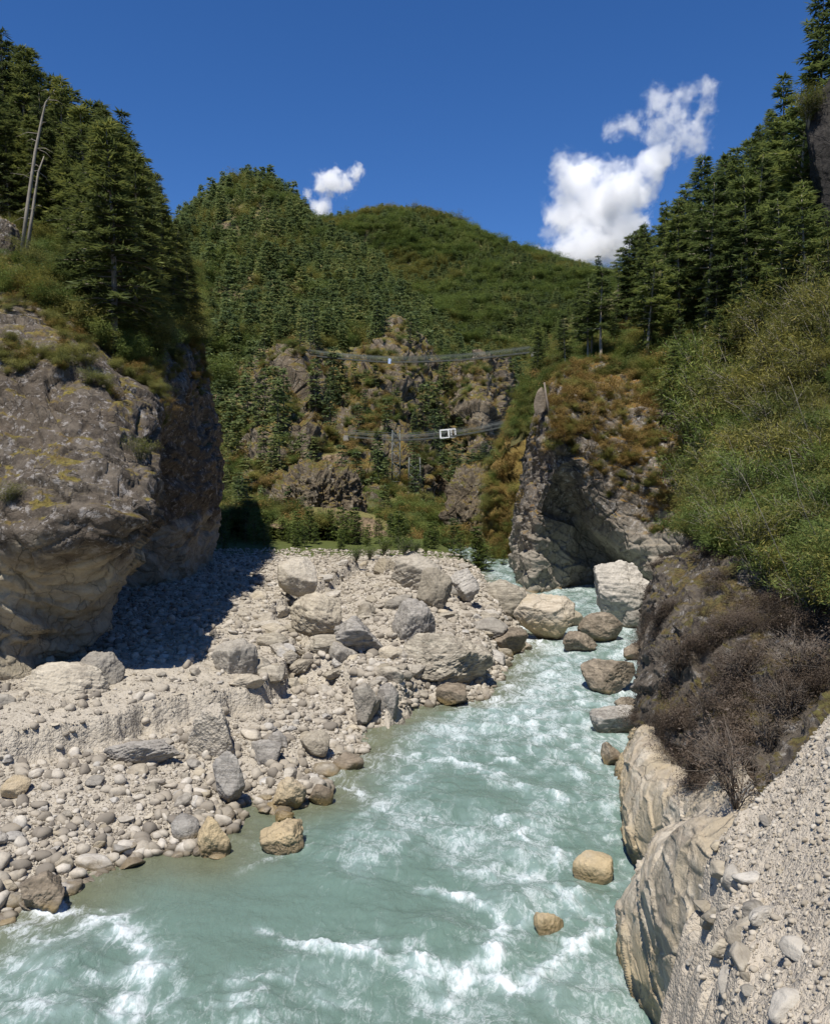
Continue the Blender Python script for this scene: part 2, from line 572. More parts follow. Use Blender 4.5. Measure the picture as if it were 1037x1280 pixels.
def shrub(seed, stems, leaves, spread=.55, leaf=.05, lw=.35, arch=.5, up=.6, twigs=1):
    """bush one unit tall: arching stems with small leaves clumped towards their ends"""
    r = np.random.default_rng(seed)
    B, D, Ln, T, wood = [], [], [], [], []
    for k in range(stems):
        az = r.uniform(0, 6.283); h = r.uniform(.55, 1.0); o = spread * r.uniform(.25, 1)
        rad = np.array([math.cos(az), math.sin(az), 0])
        u = np.linspace(0, 1, 6)
        pts = rad * (o * u ** 1.4)[:, None] + np.array([0, 0, 1]) * (h * (u * (1 + arch * .5) - arch * .5 * u ** 3))[:, None]
        pts[1:] += r.normal(0, .015, (5, 3))
        wood.append(tube(pts, .012 * (1.1 - u), 4))
        n = int(leaves / stems)
        uu = 1 - r.random(n) ** 1.5 * .75
        pos = np.stack([np.interp(uu, u, pts[:, c]) for c in range(3)], 1)
        clump = r.normal(0, 1, (n, 3)) * np.array([.095, .095, .06]) * (.4 + .8 * uu)[:, None]
        B.append(pos + clump)
        dv = r.normal(0, 1, (n, 3)); dv[:, 2] = dv[:, 2] * .55 + up * .3; dv += rad * .4
        D.append(dv / np.linalg.norm(dv, axis=1)[:, None])
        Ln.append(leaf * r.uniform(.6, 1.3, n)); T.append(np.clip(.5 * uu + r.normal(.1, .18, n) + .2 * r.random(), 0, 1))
        for _ in range(twigs):
            a = pts[3] + r.normal(0, .03, 3); b = a + r.normal(0, .12, 3) + rad * .12 + (0, 0, .1)
            wood.append(tube(np.array([a, b]), np.array([.004, .001]), 3))
    B, D, Ln, T = (np.concatenate(x) for x in (B, D, Ln, T))
    B[:, 2] = np.maximum(B[:, 2], .01)
    v, f = blades(B, D, Ln, Ln * lw, r)
    return (v, f, np.repeat(T, 4)), join(wood)

# ------------------------------------------------------------------ camera, sun and sky
cam = bpy.data.cameras.new('camera'); cam_o = link('camera', cam)
cam.sensor_fit = 'HORIZONTAL'; cam.sensor_width = 36; cam.lens = 36 * F_PX / 1037
cam.clip_start = .1; cam.clip_end = 30000
cam_o.location = (0, 0, CAMZ); cam_o.rotation_euler = (math.pi / 2 - PITCH, 0, 0)
scene.camera = cam_o

SUN_DIR = Vector((-.19, -.52, 1.08)).normalized()          # towards the sun
sl = bpy.data.lights.new('sun', 'SUN'); sl.energy = 4.4; sl.angle = math.radians(.53); sl.color = (1, .95, .87)
so = link('sun', sl); so.rotation_euler = SUN_DIR.to_track_quat('Z', 'Y').to_euler()

w = bpy.data.worlds.new('World'); scene.world = w; w.use_nodes = True
t = NT('', w.node_tree)
sky = t.n('ShaderNodeTexSky', sky_type='NISHITA', sun_disc=False)
sky.sun_elevation = math.asin(SUN_DIR.z); sky.sun_rotation = math.atan2(SUN_DIR.x, SUN_DIR.y)
sky.altitude = 2800; sky.air_density = 1.0; sky.dust_density = .3; sky.ozone_density = 3.0
hs = t.n('ShaderNodeHueSaturation'); hs.inputs['Saturation'].default_value = 1.26; hs.inputs['Hue'].default_value = .508
t.set(hs.inputs['Color'], sky.outputs[0])
bg = t.n('ShaderNodeBackground'); bg.inputs[1].default_value = .098; t.set(bg.inputs[0], hs.outputs[0])
wo = t.n('ShaderNodeOutputWorld'); t.t.links.new(bg.outputs[0], wo.inputs[0])
scene.view_settings.view_transform = 'Standard'; scene.view_settings.look = 'None'
scene.view_settings.exposure = .55; scene.view_settings.gamma = 1
scene.cycles.max_bounces = 10; scene.cycles.diffuse_bounces = 3; scene.cycles.volume_bounces = 10
scene.cycles.transparent_max_bounces = 6; scene.cycles.caustics_reflective = False
scene.cycles.use_denoising = True

# ------------------------------------------------------------------ material list
M_CLIFF_L = rock_mat('weathered_cliff', (.16, .133, .102), (.088, .068, .048), (.034, .027, .02), 1.1, lichen=(.30, .275, .25), lichen_amt=.5,
                     moss=(.20, .16, .035), moss2=(.13, .085, .035), moss_amt=.35, low=(.40, .345, .25), low_z=(4.6, 5.6), bump=1.0, crack=.3)
M_CLIFF_R = rock_mat('river_cliff', (.23, .195, .15), (.14, .116, .088), (.045, .037, .03), .9, lichen=(.34, .32, .295), lichen_amt=.5,
                     moss=(.25, .135, .035), moss2=(.15, .13, .03), moss_amt=.5, low=(.31, .275, .22), low_z=(2.6, 6.4), bump=.75, crack=.5,
                     stain=(.06, .055, .05))
M_BUTTRESS = rock_mat('dark_buttress', (.15, .125, .095), (.09, .074, .056), (.042, .034, .027), 1.1, lichen=(.27, .25, .225), lichen_amt=.45,
                      moss=(.12, .085, .03), moss2=(.11, .10, .03), moss_amt=.4, bump=.9, crack=.4)
M_CRAG = rock_mat('hill_crag', (.21, .172, .12), (.13, .10, .066), (.045, .036, .026), .3, lichen=(.32, .285, .23), lichen_amt=.35,
                  moss=(.19, .13, .035), moss2=(.09, .095, .025), moss_amt=.75, bump=1.0, crack=.5, wet=False)
M_BLACK = rock_mat('shade_painted_rock', (.05, .044, .038), (.03, .026, .022), (.014, .012, .011), .8, moss=(.06, .055, .02), moss_amt=.3, bump=.9, wet=False)  # shade of the upper right overhang, painted as a near-black rock colour
M_BOULDER = rock_mat('river_boulder', (.43, .39, .32), (.34, .305, .245), (.21, .185, .15), 1.6, bump=.45, band=.35, per_object=True, crack=.25)
M_BANDED = rock_mat('banded_boulder', (.42, .378, .30), (.31, .275, .21), (.175, .152, .118), 1.4, bump=.5, band=.7, per_object=False, crack=.3)
M_BROWN = rock_mat('brown_boulder', (.29, .24, .18), (.19, .15, .105), (.09, .075, .055), 1.6, bump=.5, band=.4, crack=.3)
M_DARKST = rock_mat('slate_stone', (.37, .345, .305), (.28, .257, .222), (.17, .155, .135), 1.8, bump=.5, band=.55, crack=.3)
M_BANK = rock_mat('scoured_bank_rock', (.54, .48, .38), (.45, .39, .30), (.25, .205, .15), .8, bump=.6, band=.4, crack=.3, low=(.45, .355, .215), low_z=(.2, 1.6), stain=(.38, .315, .215))
M_GRAVEL = gravel_mat('bar_gravel', (.36, .318, .25), (.44, .398, .33), (.235, .205, .16), 1.0, moss=(.10, .12, .03))
M_TRAIL = gravel_mat('trail_gravel', (.39, .338, .265), (.45, .40, .325), (.25, .212, .165), 2.4)
M_TURF = gravel_mat('slope_soil', (.085, .085, .03), (.13, .105, .04), (.06, .06, .025), .35)
M_TURF_OR = gravel_mat('autumn_slope_soil', (.17, .105, .03), (.14, .12, .035), (.09, .055, .022), .4)
M_HILL = gravel_mat('hill_soil', (.12, .125, .04), (.22, .165, .07), (.09, .10, .032), .06, rock=(.17, .125, .08))
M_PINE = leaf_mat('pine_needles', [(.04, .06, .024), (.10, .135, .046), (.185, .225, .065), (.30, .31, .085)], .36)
M_PINE_L = leaf_mat('shaded_pine_needles', [(.034, .048, .02), (.082, .105, .038), (.15, .175, .05), (.26, .26, .065)], .33)  # copy of the needles for the left slope, shade mixed into its greens
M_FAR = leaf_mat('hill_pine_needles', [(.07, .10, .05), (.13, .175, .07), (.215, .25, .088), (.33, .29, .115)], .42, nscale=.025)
M_BUSH = leaf_mat('thicket_leaves', [(.05, .06, .017), (.12, .13, .035), (.215, .20, .05), (.32, .265, .07)], .35)
M_LIME = leaf_mat('sapling_leaves', [(.035, .055, .016), (.085, .125, .032), (.15, .19, .045), (.24, .255, .065)], .35)
M_TWIG = leaf_mat('dry_leaves', [(.025, .02, .015), (.052, .038, .026), (.09, .065, .045), (.15, .125, .10)], .1)
M_OCHRE = leaf_mat('autumn_leaves', [(.07, .065, .02), (.165, .115, .035), (.26, .165, .05), (.27, .22, .07)], .3)
M_WHITE = leaf_mat('pale_blossom', [(.12, .11, .09), (.3, .28, .25), (.45, .43, .4), (.55, .52, .5)], .2)
M_BARK = plain_mat('bark', (.17, .14, .11), .9)
M_DEADW = plain_mat('bleached_wood', (.27, .235, .185), .85, 0, .5)
M_STEEL = plain_mat('galvanised_steel', (.12, .13, .12), .7, .0)
M_NET = plain_mat('grey_green_mesh', (.13, .16, .12), .7)
M_PAINT = plain_mat('white_paint', (.82, .82, .80), .5, 0, .08)
M_CONC = plain_mat('concrete', (.30, .28, .24), .9, 0, .6)
M_CLOTH = plain_mat('pale_blue_cloth', (.45, .55, .75), .8, 0, .1)

# ------------------------------------------------------------------ river bed, gravel bar
SHORE = np.array([G(*p)[:2] for p in [(-500, 1300), (-200, 1225), (0, 1150), (80, 1120), (130, 1088), (215, 1064), (262, 1070), (286, 1040), (302, 1004), (345, 1010),
                                      (398, 998), (412, 970), (440, 950), (480, 905), (520, 884), (600, 873), (625, 850), (632, 825), (655, 806), (652, 786),
                                      (630, 772), (628, 757), (612, 740), (600, 722)]] + [np.array([4., 84.]), np.array([2., 110.])])
BARPOLY = np.vstack([SHORE, [[-60, 110], [-60, 5]]])
SCARP = np.array([G(px, py, .9)[:2] for px, py in [(-300, 1010), (-100, 970), (0, 946), (60, 938), (130, 922), (185, 905), (240, 893), (300, 882), (342, 868), (362, 850), (372, 822),
                                                     (362, 800), (340, 780)]])
SCARPOLY = np.vstack([SCARP, [[-4, 60], [-60, 60], [-60, 15]]])
MOUND = np.array([G(px, py, .9)[:2] for px, py in [(372, 842), (420, 842), (452, 862), (486, 878), (500, 862), (520, 840), (600, 830), (622, 805), (640, 775), (612, 748), (560, 720), (470, 720), (400, 760)]])


def seg_dist(pts, poly, closed=False):
    q = poly if not closed else np.vstack([poly, poly[:1]])
    best = np.full(len(pts), 1e9)
    for a, b in zip(q[:-1], q[1:]):
        ab = b - a; tt = np.clip(((pts - a) @ ab) / (ab @ ab + 1e-9), 0, 1)
        d = np.linalg.norm(pts - a - tt[:, None] * ab, axis=1)
        best = np.minimum(best, d)
    return best


def inside(pts, poly):
    r = np.zeros(len(pts), bool)
    x, y = pts[:, 0], pts[:, 1]
    for (x0, y0), (x1, y1) in zip(poly, np.roll(poly, -1, 0)):
        c = ((y0 > y) != (y1 > y)) & (x < (x1 - x0) * (y - y0) / (y1 - y0 + 1e-12) + x0)
        r ^= c
    return r


def sdist(pts, poly): return seg_dist(pts, poly, True) * np.where(inside(pts, poly), 1, -1)


BUMPS = [(540, 712, 47, 3.2, .75), (585, 745, 45, 2.6, .6), (480, 735, 44, 3.0, .35), (500, 790, 38, 2.2, .35), (350, 740, 40, 3, .25), (290, 830, 30, 1.6, .25)]


def bar_z(x, y, detail=True):
    p2 = np.stack([x, y], 1)
    p3 = np.stack([x, y, np.zeros_like(x)], 1)
    n1 = fbm(p3 / 2.2, 3); n2 = fbm(p3 / .7 + 40, 3)
    d = seg_dist(p2, SHORE) * np.where(inside(p2, BARPOLY), 1, -1) + .22 * n1 + .08 * n2
    z = np.where(d > 0, .62 * (1 - np.exp(-np.maximum(d, 0) / 1.5)) + .012 * np.minimum(d, 20), np.maximum(d * .35, -1.2))
    far = sstep(34, 75, y)
    z += np.where(d > 0, far * .55, 0)
    s = sdist(p2, SCARPOLY) + .32 * n1 + .16 * n2
    z += .74 * sstep(-.05, .2, s) + .2 * sstep(.3, 4, s)
    m = sdist(p2, MOUND) + .3 * n1 + .15 * n2
    z += .75 * sstep(-.3, .5, m) + .5 * sstep(.6, 4.0, m)
    for px, py, dd, rr, h in BUMPS:
        c = P(px, py, dd)
        z += h * np.exp(-((x - c[0]) ** 2 + (y - c[1]) ** 2) / (2 * (rr * .6) ** 2))
    if detail:
        on = sstep(-.2, .6, d)
        z += on * (.10 * n1 + .05 * n2 + .03 * fbm(p3 / .22, 2))
        f1, f2, fc = cells(p3 / .55)
        z += on * (.05 * (1 - f1 * 1.3))
        # second little bank near the water on the left
    return z, d


NY, NX = 620, 560
yy = 8.5 * (128 / 8.5) ** (np.arange(NY) / (NY - 1))
uu = np.linspace(-.72, .42, NX)
Y, U = np.meshgrid(yy, uu, indexing='ij'); X = U * (Y + 3.0)
bz, bd = bar_z(X.ravel(), Y.ravel())
veg = np.clip(sstep(66, 74, Y.ravel()) * .8 - .1, 0, 1)
me = mesh_np('gravel_bar', np.stack([X.ravel(), Y.ravel(), bz], 1), grid_faces(NY, NX)[:, ::-1], mats=[M_GRAVEL], attrs={'veg': veg})
setp(link('gravel_bar', me), 'broad bank of pale grey gravel and cobbles left of the river', 'gravel bar', kind='structure')

# one ground sheet under everything, out to the horizon
gs = np.array([[-9000, -400, -2.2], [9000, -400, -2.2], [9000, 14000, -2.2], [-9000, 14000, -2.2]])
setp(link('ground', mesh_np('ground', gs, np.array([[0, 1, 2, 3]]), mats=[M_HILL])), 'dark valley floor running under the hills', 'ground', kind='structure')

# ------------------------------------------------------------------ rock walls and slopes (each a bent sheet with real overhangs)
def wall(name, ctrl, ns, nk, amp, size, mat, label, cat='cliff', blocks=.35, flip=False, fine=.08, fade=None, strata=.0, pre=None):
    g = loft(ctrl, ns, nk)
    if pre: g = pre(g)
    n = grid_normals(g)
    if flip: n = -n
    g2 = rock_detail(g, n, amp, size, blocks, strata, fine)
    if fade: g2 = g2 + (g - g2) * (.8 * sstep(fade[0], fade[1], np.linspace(0, 1, nk)))[None, :, None]
    f = grid_faces(ns, nk)
    if flip: f = f[:, ::-1]
    o = link(name, mesh_np(name, g2.reshape(-1, 3), f, mats=[mat]))
    setp(o, label, cat, kind='structure')
    return g2, n


CL, CLn = wall('cliff', [
    [(-520, 905, 21), (-500, 760, 22), (-480, 620, 24), (-450, 470, 28), (-420, 390, 33), (-400, 330, 47), (-400, 230, 70), (-400, 80, 110)],
    [(-230, 890, 22), (-220, 760, 22), (-200, 630, 23.5), (-190, 500, 27), (-180, 410, 31), (-170, 340, 42), (-160, 270, 62), (-150, 120, 100)],
    [(-10, 872, 23.6), (0, 760, 23.2), (-5, 640, 22.4), (0, 520, 26), (0, 430, 29.5), (0, 350, 38), (0, 285, 58), (0, 180, 90)],
    [(45, 850, 25.6), (70, 760, 24.4), (98, 642, 22.4), (100, 520, 26), (92, 440, 30), (80, 368, 39), (70, 310, 57), (60, 235, 84)],
    [(92, 832, 28.2), (134, 750, 26.6), (190, 652, 24.4), (188, 590, 26.2), (165, 500, 30), (140, 425, 37), (120, 350, 54), (110, 285, 80)],
    [(85, 800, 34.5), (110, 735, 35), (150, 655, 34.5), (180, 575, 33), (200, 495, 34), (185, 415, 42), (170, 355, 56), (160, 300, 80)],
    [(130, 768, 41), (150, 690, 41.5), (180, 610, 41.5), (205, 540, 41), (225, 470, 42), (215, 410, 48), (210, 350, 61), (200, 305, 80)],
    [(222, 737, 46), (232, 680, 46), (247, 600, 46), (250, 530, 47), (245, 468, 49), (240, 415, 54), (235, 362, 65), (230, 322, 80)],
    [(266, 706, 56), (266, 655, 56), (276, 600, 55.5), (268, 530, 55.5), (255, 462, 56.5), (248, 418, 61), (243, 365, 70), (238, 330, 84)],
    [(235, 702, 62), (240, 660, 63), (245, 620, 63.5), (238, 575, 64), (225, 530, 66), (220, 490, 69), (215, 450, 75), (210, 410, 86)],
    [(100, 690, 72), (100, 660, 73), (100, 630, 74), (100, 600, 75), (100, 570, 77), (100, 540, 80), (100, 520, 86), (100, 500, 96)],
], 620, 460, .75, 3.2, M_CLIFF_L, 'overhanging weathered cliff with lichen and a dark recess left of the gravel bar', blocks=.42, fade=(.55, .72), strata=.5)

CR, CRn = wall('cliff', [
    [(640, 735, 80), (640, 680, 80), (645, 640, 80), (655, 590, 78), (662, 545, 76), (668, 520, 76), (680, 500, 80), (690, 470, 88)],
    [(652, 748, 57.5), (655, 690, 57.5), (664, 640, 57), (681, 592, 56), (684, 548, 56), (690, 520, 57.5), (705, 492, 62), (705, 462, 72)],
    [(695, 755, 58), (700, 690, 58.4), (703, 628, 58.2), (708, 594, 55.4), (716, 552, 55.2), (730, 520, 58), (735, 485, 64), (735, 452, 74)],
    [(735, 758, 60.5), (738, 705, 61), (740, 668, 60.4), (742, 645, 54.8), (752, 590, 54.4), (765, 545, 57), (772, 492, 64), (770, 455, 74)],
    [(780, 770, 61), (782, 728, 61.4), (780, 706, 60), (784, 686, 53.0), (795, 620, 53.3), (805, 570, 55), (815, 510, 62), (815, 462, 72)],
    [(822, 772, 58), (825, 748, 58), (825, 738, 56), (822, 724, 51.0), (832, 650, 51.3), (848, 595, 53), (865, 525, 60), (865, 465, 70)],
    [(870, 775, 49), (872, 745, 49), (874, 725, 48.5), (878, 700, 48), (885, 650, 48.6), (895, 600, 50), (915, 530, 57), (915, 465, 66)],
    [(960, 775, 50), (960, 740, 50), (960, 700, 50), (960, 660, 50), (960, 620, 51), (965, 570, 53), (970, 510, 58), (975, 450, 64)],
], 520, 460, .8, 3.4, M_CLIFF_R, 'grey overhanging cliff topped with orange scrub on the far right bank', blocks=.35, strata=.5)

BT, BTn = wall('cliff', [
    [(960, 1150, 10.2), (985, 1080, 9.6), (1020, 1000, 9.6), (1080, 900, 10), (1150, 800, 11), (1220, 700, 13), (1300, 560, 17), (1400, 330, 25)],
    [(880, 1100, 13.8), (895, 1045, 13), (930, 965, 12.8), (990, 880, 13.2), (1045, 800, 14.4), (1090, 720, 16.5), (1140, 580, 21), (1190, 380, 29)],
    [(828, 1050, 17.2), (832, 985, 16.6), (848, 900, 16.2), (898, 820, 16.8), (960, 752, 18.6), (1020, 680, 21.5), (1075, 545, 26.5), (1120, 370, 34)],
    [(808, 965, 21), (804, 905, 20.6), (806, 850, 20.6), (834, 775, 21.2), (888, 712, 23), (950, 655, 26.5), (1010, 545, 31), (1060, 390, 38)],
    [(806, 860, 27), (804, 815, 26.8), (806, 775, 26.4), (818, 728, 26.5), (850, 692, 28), (900, 632, 32), (950, 540, 36.5), (1005, 420, 44)],
    [(820, 800, 38), (820, 770, 37), (822, 745, 36), (832, 715, 35), (855, 690, 35.5), (880, 640, 38), (915, 560, 43), (960, 450, 52)],
    [(880, 760, 50), (880, 740, 48), (880, 720, 47), (880, 700, 46), (885, 675, 46), (895, 620, 48), (920, 545, 53), (950, 470, 60)],
], 480, 460, .5, 2.0, M_BUTTRESS, 'dark brush covered rock buttress rising from the right side of the river', blocks=.3, strata=.35)

WB, WBn = wall('cliff', [
    [(905, 1440, 8.8), (905, 1370, 8.2), (915, 1310, 7.2), (940, 1270, 6.2), (1000, 1240, 5.6)],
    [(806, 1300, 10.6), (806, 1235, 10.3), (838, 1172, 9.3), (895, 1135, 7.8), (960, 1110, 6.8)],
    [(781, 1204, 12.7), (784, 1135, 12.1), (822, 1068, 10.6), (886, 1045, 8.9), (960, 1045, 7.8)],
    [(806, 1130, 15.0), (820, 1080, 14.0), (848, 1046, 12.6), (898, 1034, 10.6), (960, 1010, 9.0)],
    [(783, 1092, 16.0), (786, 1034, 15.5), (818, 985, 14.8), (872, 985, 13.2), (930, 960, 12)],
    [(774, 1024, 18.2), (778, 972, 17.8), (802, 930, 17.2), (850, 940, 16.4), (900, 930, 15.5)],
    [(771, 965, 21.2), (785, 926, 20.8), (806, 895, 20.4), (840, 895, 19.4), (880, 880, 18.5)],
    [(806, 925, 24), (812, 895, 24), (820, 870, 23.6), (840, 860, 23), (880, 840, 22)],
], 420, 260, .34, 1.7, M_BANK, 'cream and ochre water worn rock wall along the right edge of the river', blocks=.22, strata=.10, fine=.03)

CB, CBn = wall('cliff', [
    [(285, 690, 112), (290, 630, 130), (295, 560, 165), (300, 505, 200), (305, 470, 235)],
    [(330, 690, 106), (330, 620, 122), (328, 540, 146), (335, 470, 172), (345, 445, 215)],
    [(365, 688, 104), (368, 600, 122), (365, 520, 142), (370, 448, 166), (375, 436, 210)],
    [(405, 688, 108), (405, 615, 128), (410, 540, 152), (412, 475, 180), (412, 450, 225)],
    [(445, 688, 106), (450, 610, 126), (455, 530, 150), (460, 470, 178), (462, 440, 225)],
    [(490, 690, 108), (490, 610, 130), (492, 530, 154), (492, 450, 180), (492, 405, 228)],
    [(530, 695, 112), (530, 620, 136), (530, 540, 164), (525, 470, 190), (520, 420, 235)],
    [(558, 700, 122), (556, 630, 150), (556, 560, 180), (552, 500, 206), (548, 460, 245)],
    [(585, 700, 118), (584, 630, 142), (584, 560, 168), (586, 480, 190), (590, 448, 215)],
    [(615, 705, 120), (615, 640, 144), (614, 570, 170), (614, 490, 194), (612, 448, 220)],
    [(645, 705, 150), (642, 640, 180), (640, 580, 210), (640, 520, 235), (640, 480, 265)],
], 620, 420, 4.6, 11, M_CRAG, 'broken brown and grey cliff band crossing the gorge behind the bridges', blocks=.4, strata=.35, fine=.12)

SL, SLn = wall('slope', [
    [(640, 560, 74), (655, 500, 84), (668, 470, 96), (680, 450, 112), (690, 430, 135), (700, 400, 170)],
    [(700, 520, 70), (705, 478, 76), (715, 448, 86), (725, 428, 100), (735, 410, 120), (745, 380, 150)],
    [(800, 520, 64), (800, 468, 70), (805, 430, 80), (812, 395, 94), (818, 360, 112), (825, 320, 140)],
    [(900, 540, 56), (905, 462, 63), (908, 400, 72), (912, 340, 85), (918, 285, 100), (925, 225, 125)],
    [(1010, 520, 48), (1010, 430, 53), (1010, 370, 60), (1012, 300, 70), (1018, 240, 82), (1025, 150, 100)],
    [(1150, 480, 40), (1150, 360, 47), (1150, 270, 55), (1150, 180, 65), (1150, 100, 78), (1150, -20, 100)],
    [(1400, 420, 36), (1400, 280, 44), (1400, 160, 52), (1400, 60, 62), (1400, -60, 75), (1400, -200, 95)],
], 200, 200, .9, 6.0, M_TURF, 'steep wooded slope above the right bank', 'slope', blocks=.2)

GO, GOn = wall('slope', [
    [(640, 700, 120), (640, 640, 125), (640, 590, 130), (645, 550, 140), (650, 520, 150), (660, 495, 165)],
    [(616, 728, 84), (612, 665, 92), (616, 600, 100), (626, 560, 110), (642, 528, 124), (658, 512, 142)],
    [(640, 735, 80), (638, 668, 85), (640, 600, 92), (645, 560, 102), (656, 522, 116), (668, 492, 134)],
    [(690, 740, 74), (685, 660, 80), (685, 600, 88), (690, 540, 95), (695, 500, 106), (705, 470, 122)],
    [(760, 740, 72), (755, 660, 78), (750, 600, 84), (750, 540, 90), (750, 490, 100), (750, 460, 112)],
], 240, 260, 3.0, 7.0, M_TURF_OR, 'steep orange and green slope in the gorge beside the far cliff', 'slope', blocks=.45)

def ledges(g):
    """turn parts of the lower hill into cliffs and ledges"""
    p = g.reshape(-1, 3)
    m = sstep(-.22, .12, fbm(p / 45 + 3, 3)) * sstep(96, 120, p[:, 1]) * sstep(330, 220, p[:, 1])
    ph = p[:, 2] / 15 + .9 * fbm(p / 38, 3); f = ph - np.floor(ph)
    tt = np.where(f < .22, .82 * f / .22, .82 + .18 * (f - .22) / .78)
    q = p.copy(); q[:, 1] += 34 * (tt - f) * m
    return q.reshape(g.shape)


HM, HMn = wall('hill', [
    [(60, 690, 110), (60, 600, 140), (70, 500, 190), (90, 400, 260), (100, 350, 350), (110, 330, 440), (110, 380, 620)],
    [(180, 690, 100), (180, 605, 132), (180, 505, 180), (190, 420, 245), (198, 355, 335), (208, 303, 430), (205, 360, 620)],
    [(255, 686, 94), (262, 622, 122), (268, 540, 168), (265, 455, 235), (258, 365, 330), (254, 268, 470), (250, 330, 680)],
    [(325, 684, 93), (325, 625, 116), (325, 555, 152), (325, 468, 222), (325, 362, 335), (325, 238, 500), (325, 300, 720)],
    [(400, 690, 92), (400, 638, 112), (400, 560, 145), (402, 470, 215), (402, 385, 335), (402, 300, 520), (400, 350, 740)],
    [(470, 696, 94), (470, 640, 115), (470, 570, 152), (472, 482, 220), (472, 412, 335), (478, 352, 520), (475, 400, 740)],
    [(540, 706, 98), (540, 645, 124), (540, 572, 165), (540, 505, 232), (540, 455, 335), (540, 420, 500), (540, 450, 740)],
    [(595, 716, 104), (592, 655, 142), (590, 592, 192), (592, 525, 255), (596, 492, 335), (602, 472, 470), (600, 500, 700)],
    [(650, 716, 130), (646, 660, 180), (645, 605, 240), (646, 545, 300), (650, 515, 380), (655, 495, 480), (660, 520, 700)],
    [(720, 700, 190), (720, 660, 240), (720, 610, 300), (720, 560, 360), (720, 525, 430), (720, 505, 520), (720, 530, 720)],
], 460, 560, 5.5, 22, M_HILL, 'forested hill with a rounded peak and rocky foot behind the gravel bar', 'hill', blocks=.4, fine=.07, strata=.2, pre=ledges)

HF, HFn = wall('hill', [
    [(300, 480, 700), (300, 400, 850), (300, 330, 1000), (300, 300, 1120), (300, 340, 1500)],
    [(400, 520, 640), (400, 430, 800), (405, 340, 980), (415, 289, 1130), (415, 330, 1500)],
    [(460, 520, 620), (460, 440, 780), (460, 350, 960), (460, 279, 1130), (460, 330, 1500)],
    [(505, 530, 600), (505, 440, 760), (505, 350, 950), (505, 274, 1140), (505, 330, 1500)],
    [(560, 540, 590), (560, 450, 740), (560, 360, 930), (560, 286, 1130), (560, 330, 1500)],
    [(620, 550, 570), (620, 460, 720), (620, 375, 900), (620, 307, 1110), (620, 350, 1500)],
    [(680, 560, 540), (680, 470, 690), (680, 390, 870), (680, 328, 1080), (680, 370, 1500)],
    [(740, 560, 520), (740, 480, 670), (740, 400, 850), (740, 346, 1050), (740, 390, 1500)],
    [(840, 560, 500), (840, 490, 650), (840, 420, 820), (840, 375, 1000), (840, 420, 1500)],
], 240, 240, 16, 70, M_HILL, 'farther green forested ridge under the clouds', 'hill', blocks=.2)

# near gravel slope, lower right
def near_z(x, y):
    p3 = np.stack([x, y, np.zeros_like(x)], 1)
    z = 3.24 + 1.05 * x - .31 * y
    z = np.minimum(z, 5.0 + .12 * (x - 3.5) + .05 * fbm(p3, 2))
    ex = np.interp(y, [2, 4.0, 5.2, 6.2, 7.2, 7.7, 8.4, 9.5], [1.2, 1.8, 2.14, 2.38, 2.62, 2.98, 3.6, 5.5]) + .26 * fbm(p3 * 1.3, 4, .6)
    e = x - ex
    far = y - (7.55 + .12 * (x - 3.5)) + .1 * fbm(p3 * 1.9 + 7, 3)
    e = np.minimum(e, -far)
    z = z + np.where(e < 0, e * 2.6, 0) + .13 * fbm(p3 * 1.1, 4) + .025 * fbm(p3 * 7, 3) + .05 * np.exp(-(e / .12) ** 2)
    return z, e


ny, nx = 330, 330
yg = np.linspace(2.2, 11, ny); xg = np.linspace(-.5, 9, nx)
Yg, Xg = np.meshgrid(yg, xg, indexing='ij')
ng, ne = near_z(Xg.ravel(), Yg.ravel())
gf = grid_faces(ny, nx)[:, ::-1]; gf = gf[(ne[gf] > -1.0).all(1)]
setp(link('trail_bank', mesh_np('trail_bank', np.stack([Xg.ravel(), Yg.ravel(), ng], 1), gf, mats=[M_TRAIL])),
     'steep bank of crushed pale gravel at the lower right', 'gravel bank', kind='structure')

